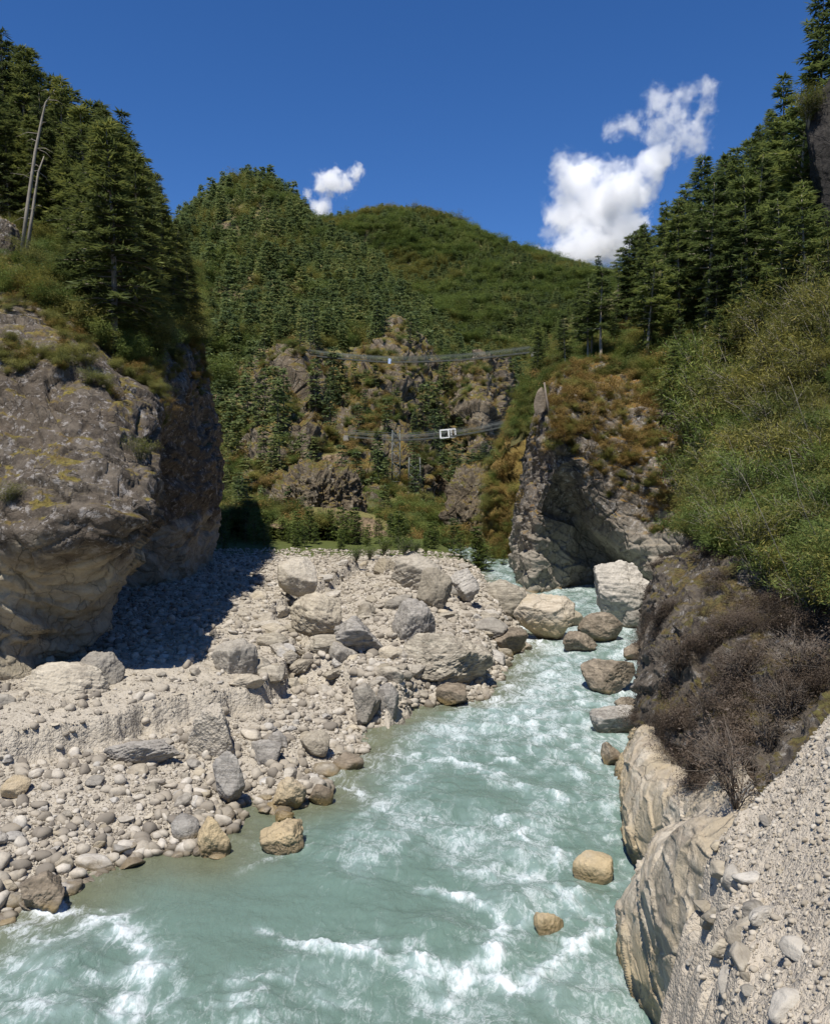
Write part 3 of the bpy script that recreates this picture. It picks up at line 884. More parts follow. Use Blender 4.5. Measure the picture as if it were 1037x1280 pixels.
# ------------------------------------------------------------------ the river
STROKES = [
    ([(640, 782), (652, 800), (672, 806)], .5, 1.2), ([(715, 795), (700, 822), (690, 850), (650, 885), (690, 930)], 1.5, .75),
    ([(790, 800), (770, 830), (745, 872), (725, 910), (765, 950)], 1.1, .7), ([(620, 900), (560, 895), (520, 905)], .35, .5),
    ([(720, 770), (760, 800), (800, 800)], .8, .7), ([(640, 870), (620, 890), (600, 912)], .5, .8),
    ([(470, 943), (520, 947), (590, 958), (640, 950)], .22, 1.0), ([(590, 962), (660, 985), (705, 1000)], .3, .75),
    ([(690, 945), (735, 985), (785, 985)], .5, .6), ([(430, 980), (490, 1012), (545, 1025)], .25, .7), ([(640, 905), (600, 930), (560, 925)], .4, .6),
    ([(600, 1025), (660, 1040), (695, 1068), (650, 1100), (585, 1090)], .3, .85), ([(720, 1010), (775, 1050)], .4, .55),
    ([(540, 1115), (590, 1124), (625, 1155), (615, 1195), (575, 1218)], .13, 1.1), ([(390, 1183), (450, 1194), (520, 1200), (570, 1225), (640, 1228), (700, 1200), (770, 1165), (812, 1125)], .2, 1.1),
    ([(320, 1165), (390, 1183)], .1, .7), ([(520, 1215), (560, 1260), (590, 1300)], .35, .75), ([(655, 1150), (695, 1115), (725, 1150)], .25, .8),
    ([(300, 1232), (350, 1225), (410, 1240), (470, 1260)], .2, .6), ([(620, 1215), (700, 1250), (760, 1230)], .4, .6),
    ([(20, 1138), (90, 1146), (150, 1158), (182, 1190), (178, 1238), (140, 1290)], .17, 1.25), ([(-30, 1150), (60, 1170), (120, 1165)], .4, .7),
    ([(-40, 1230), (30, 1262), (90, 1290)], .4, .8), ([(165, 1275), (230, 1250), (300, 1268), (360, 1300)], .25, .8), ([(-30, 1190), (60, 1215), (140, 1225)], .16, .6),
    ([(800, 930), (775, 962), (770, 1010)], .35, .7), ([(300, 1090), (345, 1072), (400, 1055)], .08, .5), ([(740, 1085), (700, 1100)], .2, .6),
    ([(790, 1060), (770, 1110), (780, 1160)], .3, .5), ([(615, 880), (640, 860)], .6, .8), ([(728, 868), (790, 870)], .4, 1.0), ([(640, 730), (660, 750), (700, 755)], .8, .7),
]
DOMES = [(545, 1160, .55, .16), (90, 1200, .5, .15), (250, 1170, .9, .06), (520, 925, 1.0, .12), (480, 1060, .9, .1), (640, 1130, .5, .12), (330, 1260, .5, .1), (600, 1000, .7, .12), (720, 900, .9, .2), (100, 1270, .4, .12)]
RY, RX = 900, 760
ry = 8.0 * (150 / 8.0) ** (np.arange(RY) / (RY - 1)); ru = np.linspace(-.62, .45, RX)
RYg, RUg = np.meshgrid(ry, ru, indexing='ij'); RXg = RUg * (RYg + 1.0)
rx, ryv = RXg.ravel(), RYg.ravel()
p2 = np.stack([rx, ryv], 1)
ca_, sa_ = math.cos(.3), math.sin(.3)
fl = np.stack([rx * sa_ + ryv * ca_, rx * ca_ - ryv * sa_, np.zeros_like(rx)], 1)      # along the current, across it
w3 = np.stack([rx, ryv, np.zeros_like(rx)], 1)
warp = .38 * np.stack([fbm(w3 / 1.0, 5, .6), fbm(w3 / 1.0 + 50, 5, .6)], 1)
brk = np.clip(.82 + .6 * fbm(fl * (1.1, 1.9, 1) + 9, 4, .6), .1, 1.25)
foam = np.zeros(len(rx))
for pl, wd, st in STROKES:
    pw = np.array([G(*q)[:2] for q in pl])
    d = seg_dist(p2 + warp * min(1, wd * 4), pw)
    foam = np.maximum(foam, .86 * st * np.exp(-(d / (wd * 1.6)) ** 1.2) * brk)
calm = np.exp(-((p2 - G(230, 1120)[:2]) ** 2).sum(1) / 5.0)
upper = sstep(17, 30, ryv)
back = .24 + .18 * upper + .34 * fbm(fl * (.28, .6, 1), 4) - .45 * calm
foam = np.maximum(foam, np.clip(back, 0, .8))
hz = .17 * fbm(fl * (.75, .45, 1), 3) + .035 * ridged(fl * (2.0, 1.3, 1), 3) + .012 * fbm(fl * (6, 4, 1), 2)
hz += .06 * fbm(fl * (1.3, .5, 1) + .5 * warp[:, :1] + 60, 2) * (.3 + foam)
hz *= (.5 + .8 * np.clip(foam, 0, 1)) * (1 - .6 * calm)
hz += np.clip(foam - .45, 0, 1) * (.09 + .05 * fbm(w3 * 1.6, 2) + .02 * fbm(w3 * 7, 2))
for px, py, rr, h in DOMES:
    c = G(px, py); hz += h * np.exp(-((rx - c[0]) ** 2 + (ryv - c[1]) ** 2) / rr ** 2)
dep = sstep(-.2, 2.4, -(seg_dist(p2, SHORE) * np.where(inside(p2, BARPOLY), 1, -1)))
t = NT('river_water')
geo = t.n('ShaderNodeNewGeometry'); pos = geo.outputs['Position']
mp = t.n('ShaderNodeMapping'); t.set(mp.inputs['Vector'], pos)
mp.inputs['Rotation'].default_value = (0, 0, -.3); mp.inputs['Scale'].default_value = (1.5, .75, 1)
fa = t.n('ShaderNodeAttribute', attribute_name='foam').outputs['Fac']
de = t.n('ShaderNodeAttribute', attribute_name='depth').outputs['Fac']
wv = t.vmath('ADD', mp.outputs[0], t.vmath('SCALE', t.vmath('SUBTRACT', t.noise(mp.outputs[0], 1.4, 4, .6).outputs['Color'], (.5, .5, .5))))
wv.node.inputs[1].links[0].from_node.inputs['Scale'].default_value = .9
n1 = t.noise(wv, 1.35, 9, .66, .5).outputs[0]
rdg = t.math('SUBTRACT', 1.0, t.math('MULTIPLY', t.math('ABSOLUTE', t.math('SUBTRACT', n1, .5)), 7.0), clamp=True)
n2 = t.noise(wv, 4.2, 7, .7, .4).outputs[0]
rdg2 = t.math('SUBTRACT', 1.0, t.math('MULTIPLY', t.math('ABSOLUTE', t.math('SUBTRACT', n2, .5)), 6.5), clamp=True)
fil = t.math('ADD', t.math('MULTIPLY', rdg, .55), t.math('MULTIPLY', rdg2, .38))
ff = t.math('ADD', t.math('MULTIPLY', fa, .85), t.math('MULTIPLY', t.math('SUBTRACT', fil, .40), .92))
ff = t.math('ADD', ff, t.math('MULTIPLY', t.math('SUBTRACT', t.noise(pos, 20, 5, .7).outputs[0], .5), .28))
white = t.math('MULTIPLY', t.ramp(ff, .40, 1.25), .9)
milky = t.ramp(t.math('ADD', fa, t.math('MULTIPLY', t.math('SUBTRACT', t.noise(wv, 1.3, 6, .6).outputs[0], .5), 1.0)), .1, .9)
body = t.mix(milky, (.12, .182, .15), (.255, .335, .32))
body = t.mix(t.ramp(de, 1.0, .0), body, (.125, .135, .085))
col = t.mix(white, body, (.66, .70, .71))
b = t.n('ShaderNodeBsdfPrincipled'); t.set(b.inputs['Base Color'], col); b.inputs['IOR'].default_value = 1.33
t.set(b.inputs['Roughness'], t.math('ADD', .12, t.math('MULTIPLY', white, .6)))
bh = t.math('ADD', t.math('MULTIPLY', n1, .5), t.math('MULTIPLY', n2, .3))
nb = t.bump(bh, .7, .14); nb = t.bump(t.noise(wv, 26, 4, .65).outputs[0], .35, .02, nb)
t.set(b.inputs['Normal'], nb)
M_WATER = t.out(b.outputs[0])
me = mesh_np('river', np.stack([rx, ryv, hz], 1), grid_faces(RY, RX)[:, ::-1], mats=[M_WATER], attrs={'foam': foam, 'depth': dep})
setp(link('river', me), 'milky turquoise river with white rapids', 'river', kind='structure')

# ------------------------------------------------------------------ boulders one can tell apart
BARK = 0
HERO = [  # x0, y0, x1, y1 in the photograph, height of foot, material, name, label, depth/width, angular, strata, sub
    (502, 797, 620, 868, .12, M_BANDED, 'boulder', 'largest banded grey boulder overhanging the water at the middle of the bank', .9, .55, .04, 6),
    (440, 857, 476, 909, .15, M_BOULDER, 'boulder', 'upright grey angular boulder at the water just left of the largest banded boulder', .9, .9, .02, 5),
    (468, 857, 498, 908, .05, M_DARKST, 'boulder', 'dark grey block leaning on the upright angular boulder by the water', .9, .9, .02, 5),
    (345, 699, 398, 739, 2.1, M_BOULDER, 'boulder', 'smooth round grey boulder alone beside the cliff shadow on the far gravel', .9, .35, .0, 5),
    (488, 692, 562, 736, 2.3, M_BOULDER, 'boulder', 'big pale rounded boulder crowning the far gravel mound', .8, .5, .03, 5),
    (466, 698, 497, 722, 2.2, M_BOULDER, 'boulder', 'pale boulder just left of the boulder crowning the mound', .9, .6, .03, 5),
    (520, 712, 566, 755, 2.1, M_BOULDER, 'boulder', 'cracked cream boulder in front of the one crowning the mound', .8, .8, .03, 5),
    (562, 712, 600, 745, 2.0, M_BOULDER, 'boulder', 'pale layered boulder on the right shoulder of the gravel mound', .9, .7, .05, 5),
    (360, 744, 428, 792, 1.6, M_BOULDER, 'boulder', 'pale angular boulder in the middle of the upper gravel bar', .8, .8, .03, 5),
    (388, 764, 428, 792, 1.45, M_BANDED, 'boulder', 'tan boulder tucked against the pale angular one on the upper bar', .8, .6, .03, 5),
    (384, 796, 436, 820, 1.4, M_BANDED, 'boulder', 'long flat yellowish boulder above the scarp', .7, .5, .03, 5),
    (408, 774, 482, 822, 1.35, M_DARKST, 'boulder', 'bedded grey slab tilted on the gravel above the yellowish flat boulder', .8, .8, .06, 5),
    (488, 752, 545, 808, 1.4, M_DARKST, 'boulder', 'large grey faceted boulder behind the largest banded boulder', .9, .8, .03, 5),
    (262, 803, 322, 856, 1.15, M_BOULDER, 'boulder', 'pale dusty boulder set in the edge of the gravel terrace', .9, .75, .0, 5),
    (18, 835, 132, 882, 1.3, M_BOULDER, 'boulder', 'long beige boulder lying at the foot of the left cliff', .6, .55, .03, 6),
    (96, 820, 150, 866, 1.35, M_BOULDER, 'boulder', 'split beige boulder at the right end of the long cliff foot boulder', .8, .8, .02, 5),
    (24, 806, 70, 840, 1.5, M_BANK, 'boulder', 'smooth grey boulder wedged under the overhanging cliff', .8, .4, .0, 5),
    (125, 930, 224, 955, .6, M_DARKST, 'slate_slab', 'long dark slate slab lying on the lower gravel like a log', .45, .55, .07, 5),
    (230, 888, 294, 950, .5, M_GRAVEL, 'conglomerate_block', 'rough pebbly block fallen from the terrace edge', .8, .6, .0, 6),
    (262, 944, 305, 997, .35, M_DARKST, 'boulder', 'dark angular boulder standing on edge above the water', .8, .95, .02, 5),
    (210, 1024, 247, 1060, .0, M_BOULDER, 'boulder', 'smooth pinkish white boulder at the waterline', .9, .25, .0, 5),
    (240, 1026, 287, 1073, -.15, M_BANK, 'boulder', 'white and ochre wet boulder at the corner of the bank', .9, .6, .03, 5),
    (18, 1098, 80, 1146, -.05, M_BROWN, 'boulder', 'brownish veined boulder at the water in the lower left', .9, .7, .03, 5),
    (-4, 974, 32, 998, .6, M_BANK, 'boulder', 'yellow stained boulder at the left edge of the lower gravel', .9, .5, .0, 4),
    (330, 917, 360, 942, .35, M_DARKST, 'boulder', 'dark grey block among cobbles below the conglomerate', .9, .9, .0, 4),
    (310, 930, 352, 960, .3, M_DARKST, 'boulder', 'flat dark boulder beside the dark grey block below the terrace', .9, .7, .03, 4),
    (374, 918, 412, 952, .15, M_BOULDER, 'boulder', 'rounded beige boulder near the water below the upright angular boulder', .9, .5, .0, 5),
    (338, 974, 382, 1014, -.1, M_BANK, 'boulder', 'pale wet boulder with a yellow foot at the water edge', .9, .6, .02, 5),
    (384, 984, 416, 1008, -.15, M_BROWN, 'boulder', 'small brown wet boulder in the water off the bank', .9, .5, .0, 4),
    (322, 1036, 380, 1068, -.22, M_BANK, 'boulder', 'yellowish boulder awash in the calm water', .9, .6, .03, 5),
    (340, 1016, 366, 1028, -.1, M_BROWN, 'boulder', 'low dark rock barely out of the calm water', .9, .6, .0, 4),
    (414, 945, 455, 967, -.18, M_BROWN, 'boulder', 'flat olive boulder under a film of water near the bank', .9, .5, .0, 4),
    (544, 860, 584, 884, -.05, M_BROWN, 'boulder', 'brown boulder in the shade under the largest banded boulder', .9, .7, .0, 4),
    (640, 746, 720, 804, -.1, M_BANK, 'boulder', 'big pale block in the river at the head of the rapids', .8, .8, .02, 5),
    (722, 768, 778, 802, -.2, M_BROWN, 'boulder', 'smooth greenish boulder in the river below the far cliff', .9, .35, .0, 5),
    (703, 791, 748, 818, -.15, M_BROWN, 'boulder', 'pointed wet rock in the middle of the rapids', .9, .8, .0, 5),
    (727, 829, 797, 869, -.15, M_BROWN, 'boulder', 'brown wet boulder splashed by the rapids near the buttress', .8, .65, .02, 5),
    (738, 886, 804, 920, -.15, M_DARKST, 'boulder', 'flat grey slab at the foot of the buttress', .6, .7, .05, 5),
    (754, 932, 784, 957, -.15, M_BROWN, 'boulder', 'small dark wet rock below the flat grey slab', .9, .8, .0, 4),
    (770, 876, 806, 892, -.05, M_BROWN, 'boulder', 'reddish flat stone on top of the flat grey slab', .9, .7, .0, 4),
    (600, 728, 668, 782, -.1, M_BANDED, 'boulder', 'tan rounded boulder at the bend of the river', .8, .5, .03, 5),
    (590, 764, 628, 788, .5, M_BOULDER, 'boulder', 'white rounded boulder on the right slope of the mound', .9, .35, .0, 5),
    (605, 790, 662, 824, -.1, M_BROWN, 'boulder', 'brown boulder at the water edge right of the mound', .9, .65, .0, 5),
    (626, 796, 658, 820, -.1, M_BANK, 'boulder', 'small cream topped rock beside the brown water edge boulder', .9, .5, .0, 4),
    (718, 1075, 770, 1108, -.18, M_BANK, 'boulder', 'yellow boulder awash near the right bank', .9, .5, .0, 5),
    (668, 1146, 708, 1170, -.2, M_BANK, 'boulder', 'small ochre rock poking through white water', .9, .55, .0, 4),
    (742, 704, 814, 788, -.1, M_BOULDER, 'boulder', 'pale cracked block leaning against the far right cliff', .7, .85, .05, 6),
    (776, 752, 818, 788, -.1, M_BOULDER, 'boulder', 'white block at the right foot of the leaning cracked block', .9, .7, .03, 5),
    (700, 762, 730, 784, -.1, M_BOULDER, 'boulder', 'grey boulder between the big pale block and the cracked block', .9, .6, .0, 4),
    (780, 806, 812, 830, -.1, M_BROWN, 'boulder', 'wet brown rock pressed against the buttress', .9, .7, .0, 4),
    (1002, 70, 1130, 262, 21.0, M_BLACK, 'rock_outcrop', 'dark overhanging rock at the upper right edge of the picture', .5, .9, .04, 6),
    (-8, 270, 34, 322, 20.5, M_CLIFF_L, 'boulder', 'grey boulder high on the left slope beneath the bare trunks', 1.0, .7, .0, 5),
]
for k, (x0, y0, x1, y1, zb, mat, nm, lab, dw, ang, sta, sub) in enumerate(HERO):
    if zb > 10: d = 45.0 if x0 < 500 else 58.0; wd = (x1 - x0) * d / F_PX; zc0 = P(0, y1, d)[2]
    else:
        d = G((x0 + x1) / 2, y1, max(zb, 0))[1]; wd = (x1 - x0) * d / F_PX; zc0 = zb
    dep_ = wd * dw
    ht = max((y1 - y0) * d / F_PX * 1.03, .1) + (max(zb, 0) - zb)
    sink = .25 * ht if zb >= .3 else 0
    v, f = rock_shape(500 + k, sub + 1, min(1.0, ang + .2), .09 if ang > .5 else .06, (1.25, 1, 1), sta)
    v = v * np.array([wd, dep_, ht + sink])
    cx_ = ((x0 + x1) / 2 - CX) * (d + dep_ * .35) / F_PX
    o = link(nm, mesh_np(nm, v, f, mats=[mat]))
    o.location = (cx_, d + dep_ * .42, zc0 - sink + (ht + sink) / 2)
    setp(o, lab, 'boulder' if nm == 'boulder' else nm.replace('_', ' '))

# crags standing out of the wooded hill
CRAGS = [
    (340, 590, 445, 675, 108, 'low broken crag above the left end of the thicket'),
    (560, 590, 625, 705, 108, 'dark crag at the mouth of the gorge'), 
]
for k, (x0, y0, x1, y1, d, lab) in enumerate(CRAGS):
    v, f = rock_shape(900 + k, 7, .75, .16, (1, 1, 1.1), 0, 14)
    wd, ht = (x1 - x0) * d / F_PX, (y1 - y0) * d / F_PX
    p = v * np.array([wd * 1.1, wd * 1.0, ht * 1.15])
    n = v / np.linalg.norm(v, axis=1)[:, None]
    q = p * (1, 1, .35) / (wd * .2)
    dd_ = wd * (.075 * ridged(q * (.8, .8, .5) + k * 9, 5, .5) + .05 * fbm(q * 2.1, 4, .6))
    _, _, fc = cells(q * 1.3 + k * 7); dd_ = dd_ + wd * .05 * fc
    p = p + n * dd_[:, None]
    c = P((x0 + x1) / 2, (y0 + y1) / 2, d + wd * .3)
    o = link('crag', mesh_np('crag', p, f, mats=[M_CRAG])); o.location = c
    setp(o, lab, 'crag', kind='structure')

# ------------------------------------------------------------------ stones
dg = bpy.context.evaluated_depsgraph_get()
bpy.context.view_layer.update()


def hit(px, py):
    o = Vector((0, 0, CAMZ)); d = (Vector(P(px, py, 10)) - o).normalized()
    ok, loc, nor, i, ob, m = scene.ray_cast(dg, o, d)
    return (np.array(loc), np.array(nor), ob.name) if ok else (None, None, '')


def drop(x, y, z=500):
    ok, loc, nor, i, ob, m = scene.ray_cast(dg, Vector((x, y, z)), Vector((0, 0, -1)))
    return loc.z if ok else None


def seen(p, tol=.7):
    o = Vector((0, 0, CAMZ)); v = Vector(p) - o
    ok, loc, *_ = scene.ray_cast(dg, o, v.normalized())
    return (not ok) or (loc - o).length > v.length - tol


def px_of(p):
    ca, sa = math.cos(PITCH), math.sin(PITCH)
    q = np.asarray(p, float) - (0, 0, CAMZ)
    dep = q[..., 1] * ca - q[..., 2] * sa
    up = q[..., 1] * sa + q[..., 2] * ca
    return CX + F_PX * q[..., 0] / dep, CY - F_PX * up / dep


def gn_scatter(name, pos, scl, rot, idx, sources, label, cat):
    """one countless mass: copies of the listed plants or stones on points"""
    me = bpy.data.meshes.new(name)
    me.vertices.add(len(pos)); me.vertices.foreach_set('co', np.asarray(pos, np.float32).ravel())
    for nm, a in (('rot', rot), ('scl', scl)):
        at = me.attributes.new(nm, 'FLOAT_VECTOR', 'POINT'); at.data.foreach_set('vector', np.asarray(a, np.float32).ravel())
    at = me.attributes.new('idx', 'INT', 'POINT'); at.data.foreach_set('value', np.asarray(idx, np.int32))
    o = link(name, me)
    ng = bpy.data.node_groups.new(name, 'GeometryNodeTree')
    ng.interface.new_socket('Geometry', in_out='INPUT', socket_type='NodeSocketGeometry')
    ng.interface.new_socket('Geometry', in_out='OUTPUT', socket_type='NodeSocketGeometry')
    N, L = ng.nodes.new, ng.links.new
    gi, go = N('NodeGroupInput'), N('NodeGroupOutput')
    ar = N('GeometryNodeInputNamedAttribute'); ar.data_type = 'FLOAT_VECTOR'; ar.inputs[0].default_value = 'rot'
    asx = N('GeometryNodeInputNamedAttribute'); asx.data_type = 'FLOAT_VECTOR'; asx.inputs[0].default_value = 'scl'
    ai = N('GeometryNodeInputNamedAttribute'); ai.data_type = 'INT'; ai.inputs[0].default_value = 'idx'
    jn = N('GeometryNodeJoinGeometry')
    for k, s in enumerate(sources):
        cmp_ = N('FunctionNodeCompare'); cmp_.data_type = 'INT'; cmp_.operation = 'EQUAL'
        L(ai.outputs['Attribute'], cmp_.inputs[2]); cmp_.inputs[3].default_value = k
        oi = N('GeometryNodeObjectInfo'); oi.inputs['Object'].default_value = s; oi.transform_space = 'ORIGINAL'
        oi.inputs['As Instance'].default_value = False
        ip = N('GeometryNodeInstanceOnPoints')
        L(gi.outputs[0], ip.inputs['Points']); L(cmp_.outputs[0], ip.inputs['Selection']); L(oi.outputs['Geometry'], ip.inputs['Instance'])
        L(ar.outputs['Attribute'], ip.inputs['Rotation']); L(asx.outputs['Attribute'], ip.inputs['Scale'])
        L(ip.outputs[0], jn.inputs[0])
    L(jn.outputs[0], go.inputs[0])
    md = o.modifiers.new('scatter', 'NODES'); md.node_group = ng
    setp(o, label, cat, kind='stuff')
    return o


rs = np.random.default_rng(5)
STONES = []
for k in range(10):
    v, f = rock_shape(50 + k, 4, rs.uniform(.55, 1.0), .06, (1, 1, 1), .02, 9)
    STONES.append(mesh_np('stone', v * np.array([1, rs.uniform(.7, 1), rs.uniform(.5, .8)]), f, mats=[M_BOULDER]))
PEB = []
for k in range(8):
    v, f = rock_shape(80 + k, 2, rs.uniform(.6, 1.05), .07, planes=8)
    PEB.append(v * np.array([1, rs.uniform(.7, 1), rs.uniform(.5, .85)]))


def bar_points(n, lo, hi, pw):
    """random points on the bar, denser per metre close by"""
    y = lo * (hi / lo) ** rs.random(n); u = rs.uniform(-.56, .17, n)
    x = u * y
    z, d = bar_z(x, y)
    return np.stack([x, y, z], 1), d


# the 280 biggest loose stones, each one an object
pts, d = bar_points(6000, 11, 60, 1)
px, py = px_of(pts)
ok = (d > -.15) & (px > -20) & (px < 700) & (py < 1200)
pts, d, px, py = pts[ok], d[ok], px[ok], py[ok]
wgt = np.exp(-np.maximum(d, 0) / 1.6) + .22
sel = rs.choice(len(pts), 520, replace=False, p=wgt / wgt.sum())
keep = []
for i in sel:
    if len(keep) >= 280: break
    if seen(pts[i] + (0, 0, .25)): keep.append(i)
kinds = ['pale rounded stone on the gravel bank', 'grey stone on the gravel bank']
stone_objs = []
for q, i in enumerate(keep):
    near = d[i] < .9
    s = rs.uniform(.15, .36) * (1.0 + .9 * (rs.random() ** 4)) * (.7 + pts[i][1] / 60) * (1.15 if near else .85)
    o = link('stone', STONES[q % 10]); o.location = pts[i] + (0, 0, s * .12)
    o.scale = (s * rs.uniform(.9, 1.4), s, s * rs.uniform(.8, 1.15)); o.rotation_euler = (rs.normal(0, .2), rs.normal(0, .2), rs.uniform(0, 6.3))
    lab = 'loose cobble in the belt of stones along the water edge' if near else 'loose cobble lying on the gravel bar away from the water'
    setp(o, lab, 'stone', 'cobbles along the water' if near else 'cobbles scattered on the gravel bar')
    stone_objs.append(o)

# broken blocks heaped on the mound and the upper bar
n_b = 0
for q in range(400):
    if n_b >= 60: break
    px, py = rs.uniform(300, 640), rs.uniform(690, 860)
    loc, nr, nm = hit(px, py)
    if loc is None or nm != 'gravel_bar': continue
    k = n_b % 12
    if n_b < 12:
        v, f = rock_shape(1300 + n_b, 5, rs.uniform(.75, 1.0), .08, (1.2, 1, .8), rs.uniform(0, .05), 9)
        if n_b == 0: BLOCKS = []
        BLOCKS.append(mesh_np('block', v * np.array([1, rs.uniform(.7, 1), rs.uniform(.5, .8)]), f, mats=[M_BOULDER if n_b % 3 else M_BANDED]))
    s = rs.uniform(.45, 1.0) * (1 + .6 * (rs.random() > .85))
    o = link('rock_block', BLOCKS[k]); o.location = loc + (0, 0, s * .1); o.scale = (s * rs.uniform(1, 1.4), s, s * rs.uniform(.8, 1.1))
    o.rotation_euler = (rs.normal(0, .25), rs.normal(0, .25), rs.uniform(0, 6.3))
    setp(o, 'broken pale block half buried among rubble of the gravel mound', 'rock', 'broken blocks on the gravel mound')
    n_b += 1

# countless smaller stones: one object
parts = []
A, dA = bar_points(60000, 10.5, 30, 1); B, dB = bar_points(30000, 26, 78, 1)
for pp, dd, lo, k in ((A, dA, .020, 0), (B, dB, .036, 1)):
    px, py = px_of(pp)
    ok = (dd > -.1) & (px > -15) & (px < 720) & (py < 1230)
    s2 = sdist(pp[:, :2], SCARPOLY)
    ok &= rs.random(len(pp)) > .5 * ((s2 > -.25) & (s2 < 3.2) & (pp[:, 1] < 31)) * (.6 + .8 * (fbm(pp / 1.5, 2) > -.2))
    pp, dd = pp[ok], dd[ok]
    n = len(pp)
    s = lo * (1 - rs.random(n)) ** -.55 * (.5 + pp[:, 1] / 30) * (1 + 1.5 * np.exp(-np.maximum(dd, 0) / .8))
    s = np.clip(s, .015, .34)
    pick = rs.integers(0, 8, n)
    for b_ in range(8):
        m = pick == b_
        sc = s[m][:, None] * rs.uniform(.75, 1.35, (m.sum(), 3))
        parts.append(replicate(PEB[b_], ico(2)[1], pp[m] + np.stack([0 * s[m], 0 * s[m], s[m] * .12], 1), sc, rots_any(rs, m.sum(), .8)))
PEBBLE = gravel_mat('pebble_stone', (.33, .30, .26), (.50, .465, .41), (.20, .185, .165), .7)
v, f = join(parts)
rnd = np.repeat(rs.random(len(v) // len(PEB[0])), len(PEB[0]))
t = NT('pebble_stone_mix')
at = t.n('ShaderNodeAttribute', attribute_name='shade')
cr = t.n('ShaderNodeValToRGB'); el = cr.color_ramp.elements
el.new(.4); el.new(.7)
for q, (p_, c_) in enumerate([(0, (.17, .148, .12)), (.4, (.30, .262, .205)), (.7, (.385, .342, .275)), (1, (.48, .44, .375))]):
    el[q].position = p_; el[q].color = (*c_, 1)
t.set(cr.inputs[0], at.outputs['Fac'])
geo = t.n('ShaderNodeNewGeometry'); nn = t.noise(geo.outputs['Position'], 14, 6, .7).outputs[0]
cc = t.mix(t.math('MULTIPLY', t.ramp(nn, .4, .65), .4), cr.outputs[0], (.2, .18, .15))
sep = t.n('ShaderNodeSeparateXYZ'); t.set(sep.inputs[0], geo.outputs['Position'])
cc = t.mix(t.math('MULTIPLY', t.ramp(sep.outputs[2], .16, .03), .75), cc, (.10, .08, .05))
PEBBLE = t.out(t.bsdf(cc, .9, t.bump(nn, .4, .02), .2))
setp(link('pebbles', mesh_np('pebbles', v, f, mats=[PEBBLE], attrs={'shade': rnd})), 'countless small stones covering the gravel bar', 'pebbles', kind='stuff')

# crushed stone on the near bank and its larger edge stones
n = 34000
x = rs.uniform(1.3, 6, n); y = rs.uniform(3.2, 9, n)
z, e = near_z(x, y); ok = (e > -.12)
x, y, z = x[ok], y[ok], z[ok]; n = len(x)
s = np.clip(.010 * (1 - rs.random(n)) ** -.5, .008, .06)
parts = []
pick = rs.integers(0, 8, n)
for b_ in range(8):
    m = pick == b_
    parts.append(replicate(PEB[b_], ico(2)[1], np.stack([x[m], y[m], z[m] + s[m] * .15], 1), s[m][:, None] * rs.uniform(.8, 1.4, (m.sum(), 3)), rots_any(rs, m.sum())))
v, f = join(parts)
rnd = np.clip(.3 + .6 * np.repeat(rs.random(n), len(PEB[0])), 0, 1)
setp(link('crushed_stone', mesh_np('crushed_stone', v, f, mats=[PEBBLE], attrs={'shade': rnd})), 'countless crushed pale stones on the near bank', 'gravel', kind='stuff')
for q in range(36):
    x0, y0 = rs.uniform(1.9, 4.2), rs.uniform(4.0, 7.4)
    z0, e0 = near_z(np.array([x0]), np.array([y0]))
    if e0[0] < .15: continue
    s = rs.uniform(.05, .15)
    o = link('stone', STONES[q % 10]); o.location = (x0, y0, z0[0] + s * .05); o.scale = (s * 1.3, s, s * 1.1)
    o.rotation_euler = (rs.normal(0, .5), rs.normal(0, .5), rs.uniform(0, 6.3))
    setp(o, 'larger angular stone lying loose on the near gravel bank', 'stone', 'stones on the near bank')
yk = np.linspace(4.6, 8.6, 30)
for q, y0 in enumerate(yk):
    x0 = np.interp(y0, [2, 4.0, 5.2, 6.2, 7.2, 7.7, 8.4, 9.5], [1.2, 1.8, 2.14, 2.38, 2.62, 2.98, 3.6, 5.5]) + rs.normal(.03, .09)
    s = rs.uniform(.08, .24)
    z0 = near_z(np.array([x0]), np.array([y0]))[0][0]
    o = link('stone', STONES[q % 10]); o.location = (x0, y0, z0); o.scale = (s * 1.3, s, s * 1.1)
    o.rotation_euler = (rs.normal(0, .4), rs.normal(0, .4), rs.uniform(0, 6.3))
    setp(o, 'angular stone in the crumbling edge of the near gravel bank', 'stone', 'stones along the edge of the near bank')

# ------------------------------------------------------------------ plants: shared meshes
def crown_mesh(name, data, mat): return mesh_np(name, data[0], data[1], smooth=False, mats=[mat], attrs={'tint': data[2]})


def trunk_mesh(name, data, mat): return mesh_np(name, data[0], data[1], mats=[mat])


FIRS = []
for k in range(6):
    c_, t_ = conifer(100 + k, 24, 6, 15, width=[.17, .2, .23, .19, .26, .22][k], base=[.1, .16, .22, .12, .3, .08][k], spray=.05, rise=.12, droop=.42, per=3, sw=.19, lean=.015 + .01 * (k % 3))
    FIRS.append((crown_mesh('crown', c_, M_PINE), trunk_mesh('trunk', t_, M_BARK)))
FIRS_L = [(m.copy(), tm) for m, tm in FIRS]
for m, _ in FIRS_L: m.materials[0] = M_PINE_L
PINES = []                                                     # open crowned pines with bare lower trunks
for k in range(3):
    c_, t_ = conifer(140 + k, 12, 5, 13, width=.24, base=.34 + .06 * k, spray=.06, rise=.22, droop=.3, per=4, sw=.18, ragged=.55, lean=.03)
    PINES.append((crown_mesh('crown', c_, M_PINE), trunk_mesh('trunk', t_, M_DEADW)))
MID = []
for k in range(5):
    c_, t_ = conifer(200 + k, 13, 6, 6, width=[.2, .26, .23, .3, .27][k], base=.08, spray=.10, per=1, sw=.42, ragged=.5)
    MID.append((crown_mesh('crown', c_, M_FAR), trunk_mesh('trunk', t_, M_BARK)))
